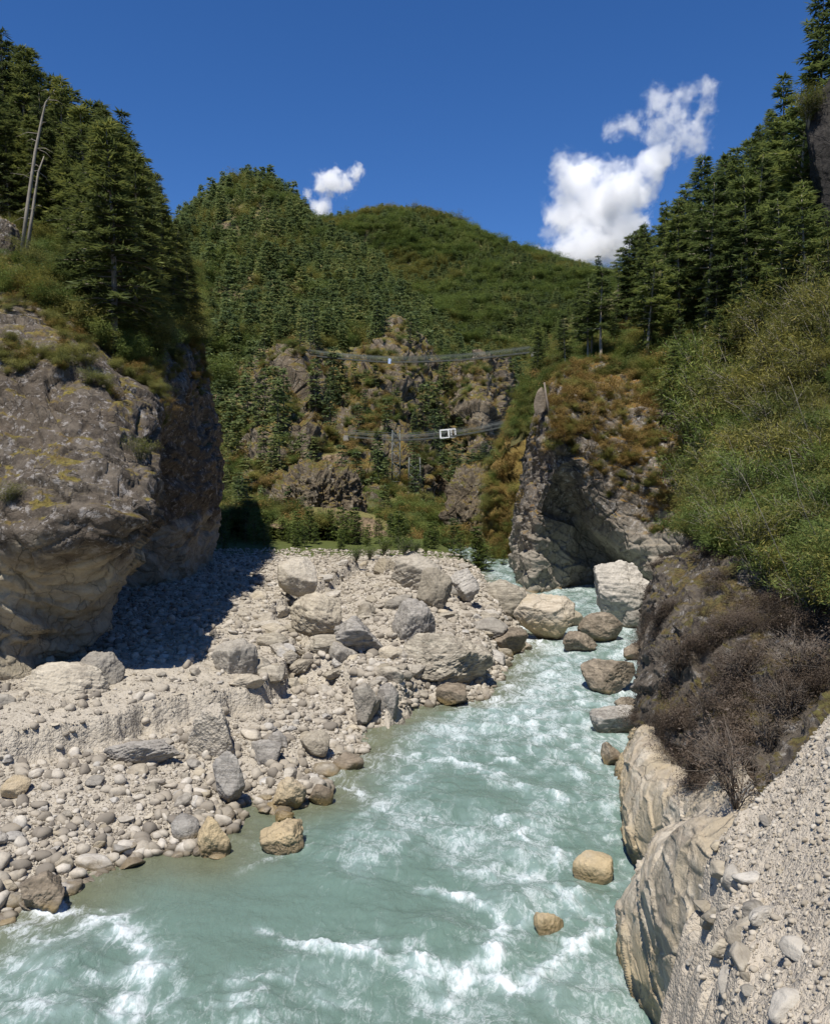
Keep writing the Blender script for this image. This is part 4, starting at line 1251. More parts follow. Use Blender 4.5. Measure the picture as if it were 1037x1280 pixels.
BUSH = [shrub(300 + k, 18, 3000, .6, .085, .17, .75, .3, 4) for k in range(4)]
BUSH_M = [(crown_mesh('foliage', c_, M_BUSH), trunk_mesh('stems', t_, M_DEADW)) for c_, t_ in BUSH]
LIME_M = [(crown_mesh('foliage', c_, M_LIME), t_) for (c_, _), (_, t_) in zip(BUSH, BUSH_M)]
OCHRE_M = [(crown_mesh('foliage', shrub(320 + k, 12, 900, .75, .09, .3, .8, .3, 1)[0], M_OCHRE), None) for k in range(3)]
twg = [shrub(340 + k, 18, 1100, .7, .05, .4, .6, .1, 8) for k in range(3)]
TWIG_M = [(crown_mesh('foliage', c_, M_TWIG), trunk_mesh('stems', t_, M_BARK)) for c_, t_ in twg]
c_, t_ = shrub(360, 14, 1500, .6, .05, .7, .5, .3, 3)
WHITE_M = (crown_mesh('blossom', c_, M_WHITE), BUSH_M[0][1])
SAP = []
for k in range(3):
    c_, t_ = conifer(370 + k, 12, 6, 7, width=.34, base=.03, spray=.13, rise=.45, droop=.2, per=2, sw=.22)
    SAP.append((crown_mesh('crown', c_, M_LIME), trunk_mesh('trunk', t_, M_BARK)))


def plant(kind, pair, loc, h, label, cat, group, rz=None, wide=1.0, pn=('crown', 'trunk'), tilt=(0, 0)):
    r = empty(kind, loc)
    c = link(pn[0], pair[0], r)
    if pair[1] is not None: link(pn[1], pair[1], r)
    r.scale = (h * wide, h * wide, h); r.rotation_euler = (tilt[0], tilt[1], rs.uniform(0, 6.283) if rz is None else rz)
    return setp(r, label, cat, group)


# ---- conifers of the right slope and the left slope that one can pick out: top x, top y, base y, distance
R_TREES = [
    (975, 95, 280, 76, 0, 'tall conifer highest against the sky among those on the right slope'),
    (1026, -25, 110, 66, 3, 'conifer at the upper right corner rising out of the picture'),
    (874, 190, 345, 84, 1, 'dark conifer whose tip stands in front of the big cloud edge'),
    (880, 222, 408, 70, 6, 'open crowned pine with a long bare pale trunk on the right slope'),
    (928, 170, 330, 80, 5, 'dense conifer just left of the tallest one on the right slope'),
    (948, 255, 425, 64, 4, 'broad conifer in the middle of the right slope below the tallest'),
    (1000, 250, 400, 60, 2, 'wide dark conifer near the right edge under the shaded rock'),
    (930, 318, 440, 60, 7, 'ragged pine with visible trunk just above the yellow thicket'),
    (1034, 262, 395, 52, 4, 'broad spreading conifer cut by the right edge of the picture'),
    (748, 318, 428, 96, 0, 'slim dark conifer standing first in line at the low end of the right slope'),
    (782, 292, 432, 90, 3, 'slim conifer below the foot of the big cloud'),
    (806, 278, 430, 88, 1, 'narrow conifer right of the slim one below the cloud'),
    (832, 250, 425, 86, 0, 'tall narrow conifer where the cloud meets the right slope'),
    (850, 225, 380, 88, 5, 'dark conifer just below the cloud tail on the right slope'),
    (905, 195, 350, 82, 3, 'conifer in the dense rank behind the open crowned pine'),
    (672, 396, 482, 98, 4, 'lone dark conifer by the right end of the upper bridge'),
    (700, 408, 470, 94, 2, 'short conifer left of the slim first one at the low end of the right slope'),
    (722, 372, 462, 92, 8, 'thin open pine above the brown slope of the far cliff'),
    (855, 395, 485, 62, 2, 'bushy dark conifer above the orange top of the far cliff'),
    (838, 425, 520, 58, 4, 'low very dark conifer in the hollow right of the orange cliff top'),
    (900, 385, 465, 58, 5, 'small green conifer at the upper left edge of the thicket'),
    (812, 360, 450, 72, 1, 'mid sized conifer under the pair of slim ones on the right slope'),
    (768, 380, 452, 82, 5, 'small conifer low on the right slope left of the mid sized one'),
    (960, 330, 430, 56, 0, 'narrow conifer rising from the top of the yellow thicket'),
    (890, 320, 430, 66, 2, 'lower conifer in front of the long bare pale trunk'),
]
L_TREES = [
    (10, 36, 225, 66, 0, 'tallest conifer at the upper left corner'), (32, 52, 240, 64, 3, 'dark conifer right of the tallest at the upper left corner'),
    (84, 92, 270, 62, 1, 'conifer with a thin spire behind the bent bare trunk'), (126, 122, 300, 60, 0, 'conifer with a bare spire on the left skyline above the flowering shrub'),
    (143, 138, 305, 62, 5, 'dense conifer next down the left skyline from the bare spire'), (164, 180, 325, 62, 3, 'conifer in the lower part of the left skyline'),
    (186, 212, 345, 57, 2, 'last tall conifer before the left skyline drops to the hill'), (204, 254, 375, 58, 4, 'short dark conifer at the bottom of the left skyline'),
    (222, 290, 400, 58, 2, 'small conifer at the very foot of the left skyline'), (62, 108, 318, 60, 5, 'large dark conifer right behind the bent bare trunk'),
    (98, 185, 350, 53, 2, 'wide dark conifer in the front rank of the left slope'), (132, 205, 352, 50, 4, 'broad low conifer left of the flowering shrub'),
    (44, 165, 318, 57, 0, 'dark conifer seen between the two bare trunks'), (14, 150, 312, 58, 1, 'dark conifer left of the bare trunks at the edge of the picture'),
    (110, 120, 310, 58, 3, 'dense conifer between the thin spire and the bare spire'), (160, 240, 345, 54, 2, 'dark conifer directly behind the flowering shrub'),
    (-10, 60, 260, 58, 4, 'conifer cut by the left edge of the picture'), (235, 330, 445, 58, 3, 'dark conifer at the brow of the left cliff'),
    (215, 330, 430, 54, 5, 'bushy conifer right of the flowering shrub'),
]


def standing(px, base, d):
    """ground under the foot pixel: straight down through the point at that distance"""
    c = P(px, base, d); z = drop(c[0], c[1])
    return np.array([c[0], c[1], c[2] if z is None or abs(z - c[2]) > 14 else z])


ALLT = FIRS + PINES
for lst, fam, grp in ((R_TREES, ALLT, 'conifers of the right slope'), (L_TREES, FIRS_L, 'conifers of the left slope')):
    for px, top, base, d, k, lab in lst:
        c = standing(px, base, d)
        h = P(px, top, d)[2] - c[2]
        plant('pine_tree', fam[k], c - (0, 0, .2), max(h, 2), lab, 'tree', grp, wide=1.0 + .12 * rs.normal())


def fill(gridn, smin, smax, kmin, kmax, n, hmin, hmax, fam, label, grp, mind, sky=None):
    g = gridn; got = []
    tries = 0
    while len(got) < n and tries < n * 40:
        tries += 1
        i = int(rs.uniform(smin, smax) * (g.shape[0] - 1)); j = int(rs.uniform(kmin, kmax) * (g.shape[1] - 1))
        p = g[i, j]
        px, py = px_of(p)
        if px < -60 or px > 1100 or py < -20: continue
        if px < 120 and 0 < p[1] < 57 and p[0] < 0: continue
        if any((p[0] - q[0]) ** 2 + (p[1] - q[1]) ** 2 < mind ** 2 for q in got): continue
        h = rs.uniform(hmin, hmax)
        if sky is not None:                                     # keep the skyline
            topx, topy = px_of(p + (0, 0, h))
            lim = np.interp(topx, sky[0], sky[1])
            if topy < lim: h *= max(.3, (py - lim) / (py - topy)) if py > lim else 0
            if h < hmin * .45: continue
        if not seen(p + (0, 0, h * .85), 1.5): continue
        got.append(p)
        plant('pine_tree', fam[rs.integers(len(fam))], p - (0, 0, .3), h, label, 'tree', grp, wide=rs.uniform(.95, 1.3))


fill(SL, .05, .88, .22, 1, 65, 6, 15, FIRS + PINES + PINES, 'one of the crowded dark conifers covering the right slope', 'crowded conifers of the right slope', 1.8,
     ([600, 690, 735, 780, 830, 875, 930, 975, 1010, 1040], [450, 415, 345, 300, 262, 205, 180, 115, 110, 60]))
fill(CL, .16, .72, .68, 1, 60, 8, 14, FIRS_L, 'one of the crowded dark conifers covering the left slope', 'crowded conifers of the left slope', 1.6,
     ([-50, 10, 60, 100, 130, 165, 190, 215, 235, 280], [30, 45, 85, 115, 135, 185, 225, 275, 300, 480]))

# ---- forest on the hills: the nearest trees one by one, the rest as one mass
def hill_points(g, n, kmin, kmax):
    i = rs.integers(0, g.shape[0] - 1, n * 3); j = (rs.uniform(kmin, kmax, n * 3) * (g.shape[1] - 2)).astype(int)
    a, b, c = g[i, j], g[i + 1, j], g[i, j + 1]
    nr = np.cross(b - a, c - a); ar = np.linalg.norm(nr, axis=1); nr /= ar[:, None] + 1e-9
    nr *= np.sign(nr[:, 2:3] + 1e-9)
    w = ar / ar.sum()
    s = rs.choice(len(a), n, replace=True, p=w)
    f1, f2 = rs.random((2, n, 1))
    a, b, c = a[s], b[s], c[s]
    return a + f1 * (b - a) + f2 * (c - a), nr[s]


HMp, HMnr = hill_points(HM, 13000, 0, .86)
px, py = px_of(HMp)
nzv = fbm(HMp / 28, 3)
rocky = sstep(.72, .45, HMnr[:, 2]) * .85 + np.exp(-((px - 470) / 135) ** 2 - ((py - 545) / 85) ** 2) * .72 + np.exp(-((px - 355) / 40) ** 2 - ((py - 500) / 60) ** 2) * .75 \
    + np.exp(-((px - 390) / 60) ** 2 - ((py - 630) / 45) ** 2) * .6 + np.exp(-((px - 605) / 30) ** 2 - ((py - 530) / 80) ** 2) * .8 + np.exp(-((px - 305) / 40) ** 2 - ((py - 275) / 28) ** 2) * .7
ok = (rs.random(len(px)) > rocky + .25 * nzv) & (px > 150) & (px < 740) & (py < 690)
hid = ((px > 315) & (px < 655) & (py > 435) & (py < 690) & (HMp[:, 1] < 260)) | ((px > 425) & (px < 665) & (py > 525) & (py < 640) & (HMp[:, 1] < 150)) | ((px > 360) & (px < 668) & (py > 430) & (py < 520) & (HMp[:, 1] < 178))
ok &= ~hid
HMp, px, py = HMp[ok], px[ok], py[ok]
dist = HMp[:, 1]
size = np.clip(rs.normal(8.2, 3.0, len(px)), 3, 17) * np.interp(dist, [90, 150, 260, 500], [.55, .8, 1.0, 1.15])
order = np.argsort(dist)
singles, rest = [], []
for i in order:
    if len(singles) < 30:
        if seen(HMp[i] + (0, 0, size[i] * .8), 3): singles.append(i)
    else: rest.append(i)
mid_src = []
for q, i in enumerate(singles):
    o = plant('pine_tree', MID[q % 5], HMp[i] - (0, 0, .4), size[i], 'one of the conifers scattered between crags on the lower part of the hill', 'tree', 'conifers on the foot of the hill', wide=rs.uniform(.9, 1.3))
    if q < 5: mid_src.append(o.children[0])

# conifers clinging to the cliff band behind the bridges
n_c = 0
for q in range(1500):
    if n_c >= 100: break
    i = int(rs.uniform(.06, .97) * (CB.shape[0] - 1)); j = int(rs.uniform(.05, .95) * (CB.shape[1] - 1))
    c = CB[i, j]; px, py = px_of(c)
    if abs(CBn[i, j, 2]) < .2 or fbm(c[None] / 16, 2)[0] < -.15: continue
    h = rs.uniform(4, 10.5) * np.interp(py, [440, 680], [1.15, .7])
    if 405 < py - .5 * h * F_PX / c[1] < 466 and 355 < px < 668 and py > 446: continue
    if 528 < py - .5 * h * F_PX / c[1] < 556 and 425 < px < 655 and c[1] < 150: continue
    if not seen(c + (0, 0, h * .8), 3): continue
    plant('pine_tree', MID[q % 5], c - (0, 0, .4), h, 'small conifer clinging to a ledge of the cliff band behind the bridges', 'tree', 'conifers on the cliff band', wide=rs.uniform(.85, 1.3))
    n_c += 1

# ---- thicket on the right: shrubs at points one can see
THICK = [(845, 640), (848, 560), (880, 500), (930, 445), (980, 410), (1045, 372), (1060, 780), (1000, 800), (940, 730), (880, 700)]
bush_src, lime_src, ochre_src, twig_src = [], [], [], []
polyT = np.array(THICK, float); got = []; tries = 0
while len(got) < 120 and tries < 4000:
    tries += 1
    q = np.array([[rs.uniform(840, 1065), rs.uniform(370, 800)]])
    if not inside(q, polyT)[0]: continue
    p, nr, nm = hit(*q[0])
    if p is None or p[1] > 75 or 'tree' in nm: continue
    if any(np.linalg.norm(p - g) < .55 for g in got): continue
    got.append(p)
    px, py = q[0]
    yel = px > 930 and py < 560 or rs.random() < .2
    h = rs.uniform(1.3, 2.9) * p[1] / 32
    fam = BUSH_M if yel or rs.random() < .45 else LIME_M
    lab = 'yellowish leafy shrub in the thicket on the right slope' if fam is BUSH_M else 'greener leafy shrub in the thicket on the right slope'
    o = plant('shrub', fam[rs.integers(4)], p - (0, 0, .15), h, lab, 'shrub', 'yellowish shrubs of the thicket' if fam is BUSH_M else 'green shrubs of the thicket', pn=('foliage', 'stems'), wide=rs.uniform(.8, 1.15))
    (bush_src if fam is BUSH_M else lime_src).append(o.children[0])

# ---- the countless rest of the hill forest
src_f = mid_src + bush_src[:2] + lime_src[:3]
rest = np.array(rest); n = len(rest)
sc = size[rest][:, None] * np.stack([rs.uniform(.9, 1.35, n)] * 2 + [np.ones(n)], 1)
rt = np.stack([rs.normal(0, .04, n), rs.normal(0, .04, n), rs.uniform(0, 6.28, n)], 1)
wi = np.where(rs.random(n) < .66, rs.integers(0, 5, n), rs.integers(5, 10, n)); sc *= np.where(wi > 4, .62, 1.0)[:, None]
gn_scatter('forest', HMp[rest] - (0, 0, .5), sc, rt, wi, src_f, 'dense conifer forest covering the peaked hill', 'forest')
HFp, HFnr = hill_points(HF, 17000, .05, .82)
px, py = px_of(HFp)
ok = (rs.random(len(px)) > .25 + .35 * fbm(HFp / 90, 3)) & (px > 380) & (px < 800)
HFp = HFp[ok]; n = len(HFp)
sc = (np.clip(rs.normal(11, 3, n), 5, 18))[:, None] * np.stack([rs.uniform(1.0, 1.6, n)] * 2 + [np.ones(n)], 1)
rt = np.stack([rs.normal(0, .04, n), rs.normal(0, .04, n), rs.uniform(0, 6.28, n)], 1)
gn_scatter('forest', HFp - (0, 0, .5), sc, rt, np.where(rs.random(n) < .68 + .3 * fbm(HFp / 70, 2), rs.integers(0, 5, n), np.where(fbm(HFp / 110 + 9, 2) > .25, rs.integers(5, 7, n), rs.integers(7, 10, n))), src_f, 'green forest covering the farther ridge', 'forest')

# long bleached stems lying against the thicket
STEMS = [((1010, 780), (955, 660), (925, 590)), ((1042, 720), (1000, 640), (985, 560)), ((1030, 600), (1000, 520), (985, 470)), ((960, 570), (930, 520), (905, 500))]
for k, st in enumerate(STEMS):
    p0, _, _ = hit(*st[0])
    d0 = min(p0[1], 40) if p0 is not None else 28
    pts = [P(*st[0], d0), P(*st[1], d0 - .8), P(*st[2], d0 - .6)]
    pts = np.array([[np.interp(u, [0, .5, 1], [p[c] for p in pts]) for c in range(3)] for u in np.linspace(0, 1, 8)])
    pts[:, 2] += .15 * np.sin(np.linspace(0, 3.14, 8))
    v, f = tube(pts - pts[0], np.linspace(.014, .005, 8) * d0 / 28, 5)
    o = link('bare_cane', mesh_np('bare_cane', v, f, mats=[M_DEADW])); o.location = pts[0]
    setp(o, 'long bleached bare stem slanting through the thicket', 'cane', 'bleached stems in the thicket')

# ---- ground cover masses
def cover(name, g, s0, s1, k0, k1, n, h0, h1, src, label, cat, up=None, cond=None, sink=.1):
    i = rs.uniform(s0, s1, n) * (g.shape[0] - 2); j = rs.uniform(k0, k1, n) * (g.shape[1] - 2)
    ii, jj = i.astype(int), j.astype(int); fi, fj = (i - ii)[:, None], (j - jj)[:, None]
    p = (g[ii, jj] * (1 - fi) + g[ii + 1, jj] * fi) * (1 - fj) + (g[ii, jj + 1] * (1 - fi) + g[ii + 1, jj + 1] * fi) * fj
    nr = np.cross(g[ii + 1, jj] - g[ii, jj], g[ii, jj + 1] - g[ii, jj]); nr /= np.linalg.norm(nr, axis=1)[:, None] + 1e-9
    ok = np.ones(n, bool) if up is None else np.abs(nr[:, 2]) > up
    if cond is not None: ok &= cond(p)
    p, nr = p[ok], nr[ok]; n = len(p)
    h = rs.uniform(h0, h1, n)
    rt = np.stack([rs.normal(0, .25, n), rs.normal(0, .25, n), rs.uniform(0, 6.28, n)], 1)
    return gn_scatter(name, p - np.array([0, 0, sink]) * h[:, None], np.stack([h * rs.uniform(.9, 1.5, n), h * rs.uniform(.9, 1.5, n), h], 1), rt, rs.integers(0, len(src), n), src, label, cat)


def few(kind, fam, spots, h, lab, cat, grp, pn=('foliage', 'stems')):
    out = []
    for k, (x, y) in enumerate(spots):
        p, nr, nm = hit(x, y)
        if p is None: continue
        o = plant(kind, fam[k % len(fam)], p - (0, 0, .1), h * rs.uniform(.7, 1.25) * max(1, p[1] / 40), lab, cat, grp, pn=pn)
        out.append(o.children[0])
    return out


twig_src = few('dry_shrub', TWIG_M, [(880, 900), (930, 860), (960, 940), (905, 980), (1000, 860), (850, 850), (920, 1010), (985, 900)], 1.0,
               'leafless brown shrub hanging on the dark buttress above the river', 'shrub', 'dry shrubs on the buttress')
ochre_src = few('autumn_shrub', OCHRE_M, [(720, 510), (760, 500), (800, 520), (735, 540), (690, 510), (640, 560), (630, 600), (650, 640)], 1.0,
                'low orange shrub on the crown of the far right cliff', 'shrub', 'orange shrubs of the far cliff')
few('autumn_shrub', OCHRE_M + BUSH_M[:2], [(1015, 95), (1000, 130), (1025, 110), (1010, 160), (1030, 90)], 1.6, 'olive and orange shrub on the dark rock at the upper right edge', 'shrub', 'shrubs on the dark upper rock')
moss_src = few('cliff_shrub', BUSH_M, [(150, 420), (190, 430), (110, 460), (175, 580), (10, 630), (120, 380), (210, 400), (60, 370)], .9,
               'small yellow green shrub growing on top of the left cliff', 'shrub', 'shrubs on the left cliff')
p, _, _ = hit(176, 345)
plant('flowering_shrub', WHITE_M, p, 2.6 * p[1] / 50, 'shrub covered in whitish blossom on the left slope', 'shrub', None, pn=('blossom', 'stems'), wide=1.0)

zf = lambda lo, hi: (lambda p: (p[:, 2] > lo) & (p[:, 2] < hi))
nmask = lambda sc_, th: (lambda p: fbm(p / sc_, 3) > th)
cover('dry_brush', BT, .12, .72, .12, .62, 1500, .25, .55, twig_src, 'tangle of dry brown brush covering the dark buttress', 'brush', cond=lambda p: (p[:, 2] > 1.3) & (fbm(p / 1.3, 3) > -.02 + .3 * (p[:, 1] > 19)))
cover('undergrowth', BT, .1, .95, .62, 1, 700, .6, 1.4, bush_src[:6] + lime_src[:6], 'low green undergrowth between the shrubs of the thicket', 'undergrowth')
cover('autumn_scrub', CR, .08, 1, .52, 1, 1500, .3, .9, ochre_src[:6] + bush_src[:3], 'orange and olive scrub over the top of the far right cliff', 'scrub', up=.35)
cover('autumn_scrub', GO, .05, 1, .05, 1, 1800, .5, 1.6, ochre_src[:4] + bush_src[:4] + lime_src[:2], 'orange and green scrub on the gorge slope', 'scrub', cond=lambda p: fbm(p / 9, 3) > -.25)
cover('undergrowth', SL, 0, .9, .0, .8, 2600, .7, 1.8, bush_src[:5] + lime_src[:5] + ochre_src[:1], 'leafy undergrowth beneath the conifers of the right slope', 'undergrowth')
cover('moss_cushions', CL, .2, .78, .50, .80, 1500, .2, .6, moss_src[:4] + ochre_src[:2], 'yellow green cushions of moss and heath over the top of the left cliff', 'moss', up=.2, cond=lambda p: fbm(p / 2.6, 3) > .05)
cover('undergrowth', CL, .1, .86, .66, .95, 900, .6, 1.5, bush_src[:4] + lime_src[:4], 'dark undergrowth at the feet of the conifers on the left slope', 'undergrowth')
cover('hill_scrub', HM, .15, .95, .0, .45, 5500, .9, 2.6, bush_src[:4] + lime_src[:4] + ochre_src[:3], 'scrub of many greens and browns on the foot of the hill', 'scrub', cond=lambda p: fbm(p / 14, 3) > -.05)

cover('cliff_scrub', CB, .02, .98, .02, .98, 4200, .7, 2.0, ochre_src[:4] + bush_src[:4] + lime_src[:3], 'brown and green scrub on the ledges of the cliff band', 'scrub', up=.3, cond=lambda p: fbm(p / 11, 3) > -.18)

# ---- row of young trees behind the gravel bar
n_s = 0
for k in range(75):
    px = rs.uniform(272, 630); d = rs.uniform(77, 92)
    if px > 560: d = rs.uniform(70, 78)
    c = P(px, 675, d); z = drop(c[0], c[1])
    if z is None or z > 12: continue
    c[2] = z
    plant('young_tree', SAP[k % 3], c, rs.uniform(1.2, 3.3) * (1.2 if fbm(c[None] / 5, 2)[0] > 0 else .7), 'bright green young tree in the row along the far edge of the gravel', 'tree', 'young trees along the gravel edge', wide=rs.uniform(.8, 1.2))
few('low_shrub', LIME_M, [(445, 703), (462, 700), (480, 695), (520, 690), (505, 694)], .9, 'low green shrub on the edge of the far gravel bank', 'shrub', 'shrubs on the far gravel bank')

# ---- dead trunks on the left slope
for k, (a, lab) in enumerate([([(26, 326), (34, 260), (44, 190), (52, 150), (57, 128), (68, 112)], 'tall bare grey trunk with a bent tip on the left slope'),
                               ([(32, 328), (40, 270), (48, 215), (55, 195)], 'shorter bare trunk leaning beside the tall bent one')]):
    d0 = 43.0 + k
    pts = np.array([P(x, y, d0 - .4) for x, y in a])
    parts = [tube(pts - pts[0], np.linspace(.12, .025, len(a)) * d0 / 46, 8)]
    root = link('dead_tree', mesh_np('dead_tree', *parts[0], mats=[M_DEADW])); root.location = pts[0]
    setp(root, lab, 'dead tree')
    for b_ in range(9):
        u = rs.uniform(.3, .95); s = np.array([np.interp(u, np.linspace(0, 1, len(a)), (pts - pts[0])[:, c]) for c in range(3)])
        e = s + np.array([rs.choice([-1, 1]) * rs.uniform(.3, 1.3), rs.normal(0, .6), rs.uniform(-.7, .3)])
        link('branch', mesh_np('branch', *tube(np.array([s, (s + e) / 2 + (0, 0, .15), e]), np.array([.025, .016, .005]), 4), mats=[M_DEADW]), root)

# leaning slab and post on the brow of the far cliff
v, f = rock_shape(777, 5, .95, .04, (1, .6, 1.2))
c = P(676, 503, 58)
o = link('leaning_slab', mesh_np('leaning_slab', v * (1.25, .5, 2.0), f, mats=[M_BROWN])); o.location = c; o.rotation_euler = (0, .45, .3)
setp(o, 'dark brown rock slab leaning on the brow of the far cliff', 'rock')
a = np.array([P(687, 522, 57.5), P(683, 500, 57.6), P(680, 478, 57.8)])
o = link('wooden_post', mesh_np('wooden_post', *tube(a - a[0], np.array([.09, .08, .06]), 7), mats=[M_BARK])); o.location = a[0]
setp(o, 'weathered wooden post beside the leaning slab', 'post')

# ------------------------------------------------------------------ suspension bridges
def bridge(spec, label, mat_net, width=1.4, side=1.25):
    knots = np.array([P(*q) for q in spec])
    n = 60
    A = crm(len(knots), n); ctr = A @ knots
    mid0 = ctr[0].copy(); ctr = ctr - mid0
    tdir = np.gradient(ctr, axis=0); tdir[:, 2] = 0; tdir /= np.linalg.norm(tdir, axis=1)[:, None]
    sd = np.stack([-tdir[:, 1], tdir[:, 0], np.zeros(n)], 1)
    root = empty('suspension_bridge', mid0); setp(root, label, 'bridge', 'suspension bridges across the gorge')
    # deck: thin slab
    a, b = ctr + sd * width / 2, ctr - sd * width / 2
    v = np.concatenate([a, b, b - (0, 0, .07), a - (0, 0, .07)])
    i = np.arange(n - 1); fs = []
    for s in range(4): fs.append(np.stack([s * n + i, s * n + i + 1, (s + 1) % 4 * n + i + 1, (s + 1) % 4 * n + i], 1))
    link('deck', mesh_np('deck', v, np.concatenate(fs), smooth=False, mats=[M_STEEL]), root)
    for s in (-1, 1):
        e = ctr + sd * (s * width / 2)
        link('handrail_cable', mesh_np('handrail_cable', *tube(e + (0, 0, side), np.full(n, .03), 5), mats=[M_STEEL]), root)
        link('main_cable', mesh_np('main_cable', *tube(e - (0, 0, .2), np.full(n, .04), 5), mats=[M_STEEL]), root)
        parts = []
        for k in range(n * 3):
            u = k / (n * 3 - 1); c = np.array([np.interp(u, np.linspace(0, 1, n), e[:, q]) for q in range(3)])
            parts.append(tube(np.array([c, c + (0, 0, side)]), np.array([.016, .016]), 3))
        for hh in (.35, .7, 1.0): parts.append(tube(e + (0, 0, hh), np.full(n, .018), 3))
        link('side_netting', mesh_np('side_netting', *join(parts), mats=[mat_net]), root)
    for end, q in ((0, 'left'), (-1, 'right')):
        bm = bmesh.new(); bmesh.ops.create_cube(bm, size=1)
        bmesh.ops.scale(bm, vec=(1.0, 1.0, 1.0), verts=bm.verts); bmesh.ops.bevel(bm, geom=bm.edges, offset=.12, segments=2, affect='EDGES')
        me = bpy.data.meshes.new('anchor_block'); bm.to_mesh(me); bm.free(); me.materials.append(M_CONC)
        o = link('anchor_block', me, root); o.location = ctr[end] + (0, 0, -.4) + tdir[end] * (-.5 if end == 0 else .5)
    return root


bridge([(366, 441, 168), (440, 449, 162), (500, 452, 156), (580, 449, 150), (664, 440, 142)], 'upper suspension bridge high above the gorge', M_NET, 1.1, .85)
bridge([(436, 545, 140), (500, 549, 136), (560, 545, 131), (610, 537, 126), (652, 527, 121)], 'lower suspension bridge with a white frame near its middle', M_STEEL, .9, .7)


def box_frame(name, w_, h_, dpt, bar, posts, mat):
    bm = bmesh.new()

    def bx(cx_, cy_, cz_, sx, sy, sz):
        r = bmesh.ops.create_cube(bm, size=1)
        bmesh.ops.scale(bm, vec=(sx, sy, sz), verts=r['verts']); bmesh.ops.translate(bm, vec=(cx_, cy_, cz_), verts=r['verts'])
    for sy in (-dpt / 2, dpt / 2):
        for z in (bar / 2, h_ - bar / 2): bx(0, sy, z, w_ - .004, bar, bar)
        for x_ in posts: bx(x_ * w_ / 2 * (1 - bar / w_), sy, h_ / 2, bar * .98, bar * 1.02, h_ - 2 * bar)
    for x_ in (-1, 1):
        for z in (bar / 2, h_ - bar / 2): bx(x_ * (w_ / 2 - bar / 2), 0, z, bar * .96, dpt - bar, bar * .96)
    me = bpy.data.meshes.new(name); bm.to_mesh(me); bm.free(); me.materials.append(mat)
    return me


o = link('steel_frame', box_frame('steel_frame', 2.5, 1.4, 1.1, .15, (-1, .1, .45, 1), M_PAINT)); o.location = P(560, 547.5, 130.9)
o.rotation_euler = (0, -.1, .05)
setp(o, 'white open box frame of three bays around the lower bridge', 'frame')
# slender lattice masts on the rock under the lower bridge
for k, (px, y0, y1, w_, lab) in enumerate([(495, 602, 538, 1.5, 'tall slender lattice mast rising to the lower bridge'), (518, 604, 572, 2.2, 'shorter lattice mast right of the tall one')]):
    p, _, _ = hit(px, y0 + 2); d = min(max(p[1], 110), 133) if p is not None else 150
    c0 = P(px, y0, d); h = P(px, y1, d)[2] - c0[2]; w_ = w_ * d / 150
    parts = []
    for sx in (-1, 1):
        for sy in (-1, 1): parts.append(tube(np.array([[sx * w_ / 2, sy * w_ / 2, -1], [sx * w_ / 2.3, sy * w_ / 2.3, h]]), np.array([.10, .09]), 4))
    for q in range(int(h / 1.6)):
        z = q * 1.6
        for sx in (-1, 1): parts.append(tube(np.array([[sx * w_ / 2, -w_ / 2, z], [-sx * w_ / 2, -w_ / 2, z + 1.6]]), np.array([.05, .05]), 3))
        parts.append(tube(np.array([[-w_ / 2, -w_ / 2, z], [w_ / 2, -w_ / 2, z]]), np.array([.055, .055]), 3))
    o = link('lattice_mast', mesh_np('lattice_mast', *join(parts), mats=[M_STEEL])); o.location = c0
    setp(o, lab, 'mast')
# pale cloth tied to the upper bridge
gx, gz = np.meshgrid(np.linspace(-.5, .5, 12), np.linspace(0, -1.9, 18), indexing='ij')
gy = .08 * np.sin(gx * 7 + gz * 2)
cl = np.stack([gx, gy, gz], -1); v = np.concatenate([cl.reshape(-1, 3), cl.reshape(-1, 3) + (0, .02, 0)])
f = grid_faces(12, 18); o = link('hanging_cloth', mesh_np('hanging_cloth', v, np.concatenate([f, f[:, ::-1] + 216]), mats=[M_CLOTH])); o.location = P(487, 448, 156.5); o.scale = (.6, .6, .5)
setp(o, 'pale bluish cloth hanging on the side of the upper bridge', 'cloth')

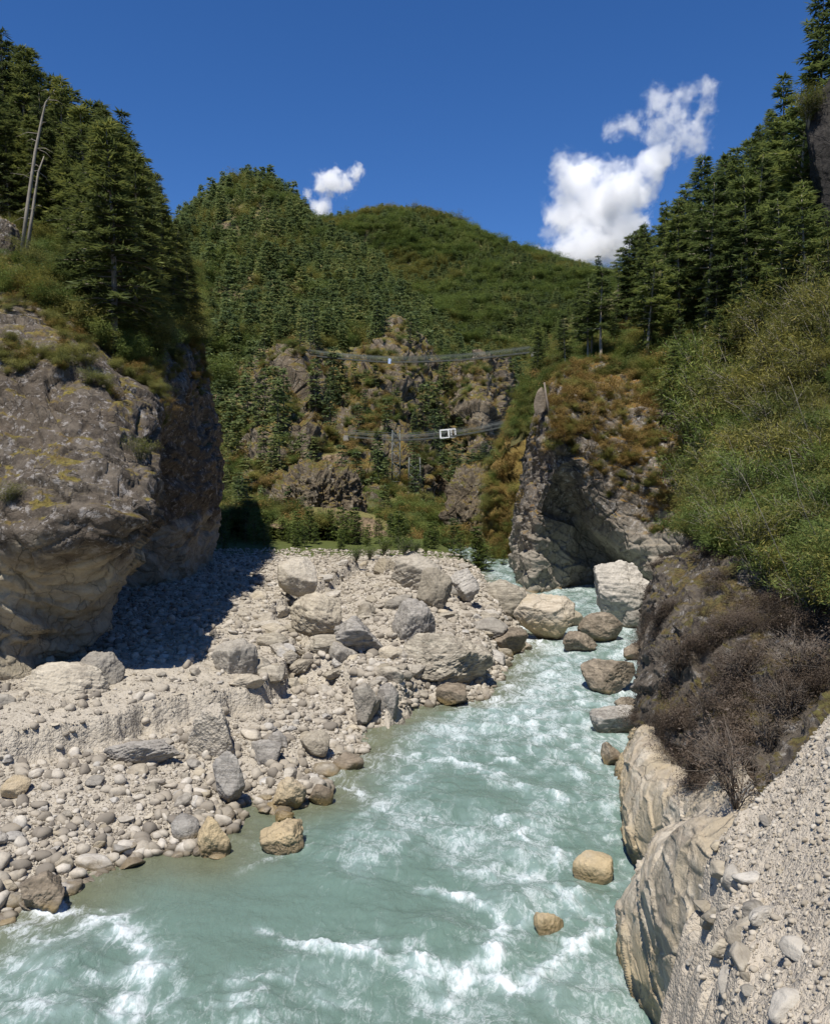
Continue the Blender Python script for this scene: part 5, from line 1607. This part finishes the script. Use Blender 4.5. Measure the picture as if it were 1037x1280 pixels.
# ------------------------------------------------------------------ clouds
def cloud(blobs, d, label, dens, wisp, seed):
    """vapour: a closed hull round overlapping puffs, filled with uneven density"""
    cs = np.array([P(px, py, d) for px, py, r in blobs]); rad = np.array([r * d / F_PX for _, _, r in blobs])
    cen = cs.mean(0); cs = cs - cen
    rr = np.random.default_rng(seed); cs[:, 1] += rr.normal(0, .5, len(cs)) * rad
    iv, if_ = ico(4)
    v, f = join([(iv * r * 1.6 + c, if_) for c, r in zip(cs, rad)])
    me = mesh_np('hull', v, f)
    tmp = link('hull', me); md = tmp.modifiers.new('r', 'REMESH'); md.mode = 'VOXEL'; md.voxel_size = float(np.median(rad) * .3)
    dgl = bpy.context.evaluated_depsgraph_get(); me2 = bpy.data.meshes.new_from_object(tmp.evaluated_get(dgl))
    bpy.data.objects.remove(tmp); bpy.data.meshes.remove(me)
    t = NT('cloud_vapour_%d' % seed)
    tc = t.n('ShaderNodeTexCoord'); pos = tc.outputs['Object']
    s0 = float(np.median(rad))
    wn = t.n('ShaderNodeTexNoise'); t.set(wn.inputs['Vector'], pos); wn.inputs['Scale'].default_value = .55 / s0; wn.inputs['Detail'].default_value = 5
    q = t.vmath('ADD', pos, t.vmath('MULTIPLY', t.vmath('SUBTRACT', wn.outputs['Color'], (.5, .5, .5)), (s0 * 1.9,) * 3))
    best = None
    for c, r in zip(cs, rad):
        dd = t.math('SUBTRACT', 1.0, t.math('DIVIDE', t.vmath('DISTANCE', q, tuple(float(x_) for x_ in c)), float(r)))
        best = dd if best is None else t.math('SMOOTH_MAX', best, dd, .5)
    nz_ = t.n('ShaderNodeTexNoise'); t.set(nz_.inputs['Vector'], pos); nz_.inputs['Scale'].default_value = 1.2 / s0; nz_.inputs['Detail'].default_value = 9; nz_.inputs['Roughness'].default_value = .66
    n5 = t.n('ShaderNodeTexNoise'); t.set(n5.inputs['Vector'], q); n5.inputs['Scale'].default_value = 4.5 / s0; n5.inputs['Detail'].default_value = 7; n5.inputs['Roughness'].default_value = .7
    val = t.math('ADD', best, t.math('MULTIPLY', t.math('SUBTRACT', nz_.outputs[0], .5), wisp))
    val = t.math('ADD', val, t.math('MULTIPLY', t.math('SUBTRACT', n5.outputs[0], .5), wisp * .55))
    den = t.math('MULTIPLY', t.ramp(val, -.05, .8), dens / s0)
    vol = t.n('ShaderNodeVolumePrincipled'); t.set(vol.inputs['Density'], den)
    vol.inputs['Color'].default_value = (.985, .985, .99, 1); vol.inputs['Anisotropy'].default_value = .1
    m = t.out(None, vol.outputs[0])
    me2.materials.clear(); me2.materials.append(m); me2.name = 'cloud'
    o = link('cloud', me2); o.location = cen
    return setp(o, label, 'cloud')


cloud([(720, 225, 34), (712, 265, 26), (745, 255, 42), (775, 240, 30), (800, 232, 26), (760, 290, 38), (725, 310, 30), (690, 325, 22), (815, 205, 20), (780, 285, 32), (665, 310, 12)], 2600,
      'big white cumulus cloud behind the right slope', 8.0, 2.3, 1)
cloud([(830, 190, 20), (850, 170, 20), (840, 145, 20), (815, 138, 18), (792, 148, 16), (768, 160, 12), (868, 180, 17), (825, 160, 18), (858, 115, 13), (880, 113, 14), (886, 132, 13), (872, 160, 14), (846, 125, 12), (755, 168, 8)], 2600,
      'torn wispy cloud trailing up from the big cumulus', .9, 3.3, 2)
cloud([(398, 255, 14), (412, 238, 17), (430, 228, 14), (445, 218, 10), (405, 270, 10), (420, 222, 12), (384, 243, 7)], 2400, 'small white cloud above the saddle between the hills', 3.5, 2.4, 3)
cloud([(240, 268, 9), (228, 274, 7), (250, 264, 6)], 2400, 'tiny white cloud low behind the shoulder of the peaked hill', 4.0, 1.5, 4)
scene.cycles.volume_step_rate = 2.0; scene.cycles.volume_max_steps = 96
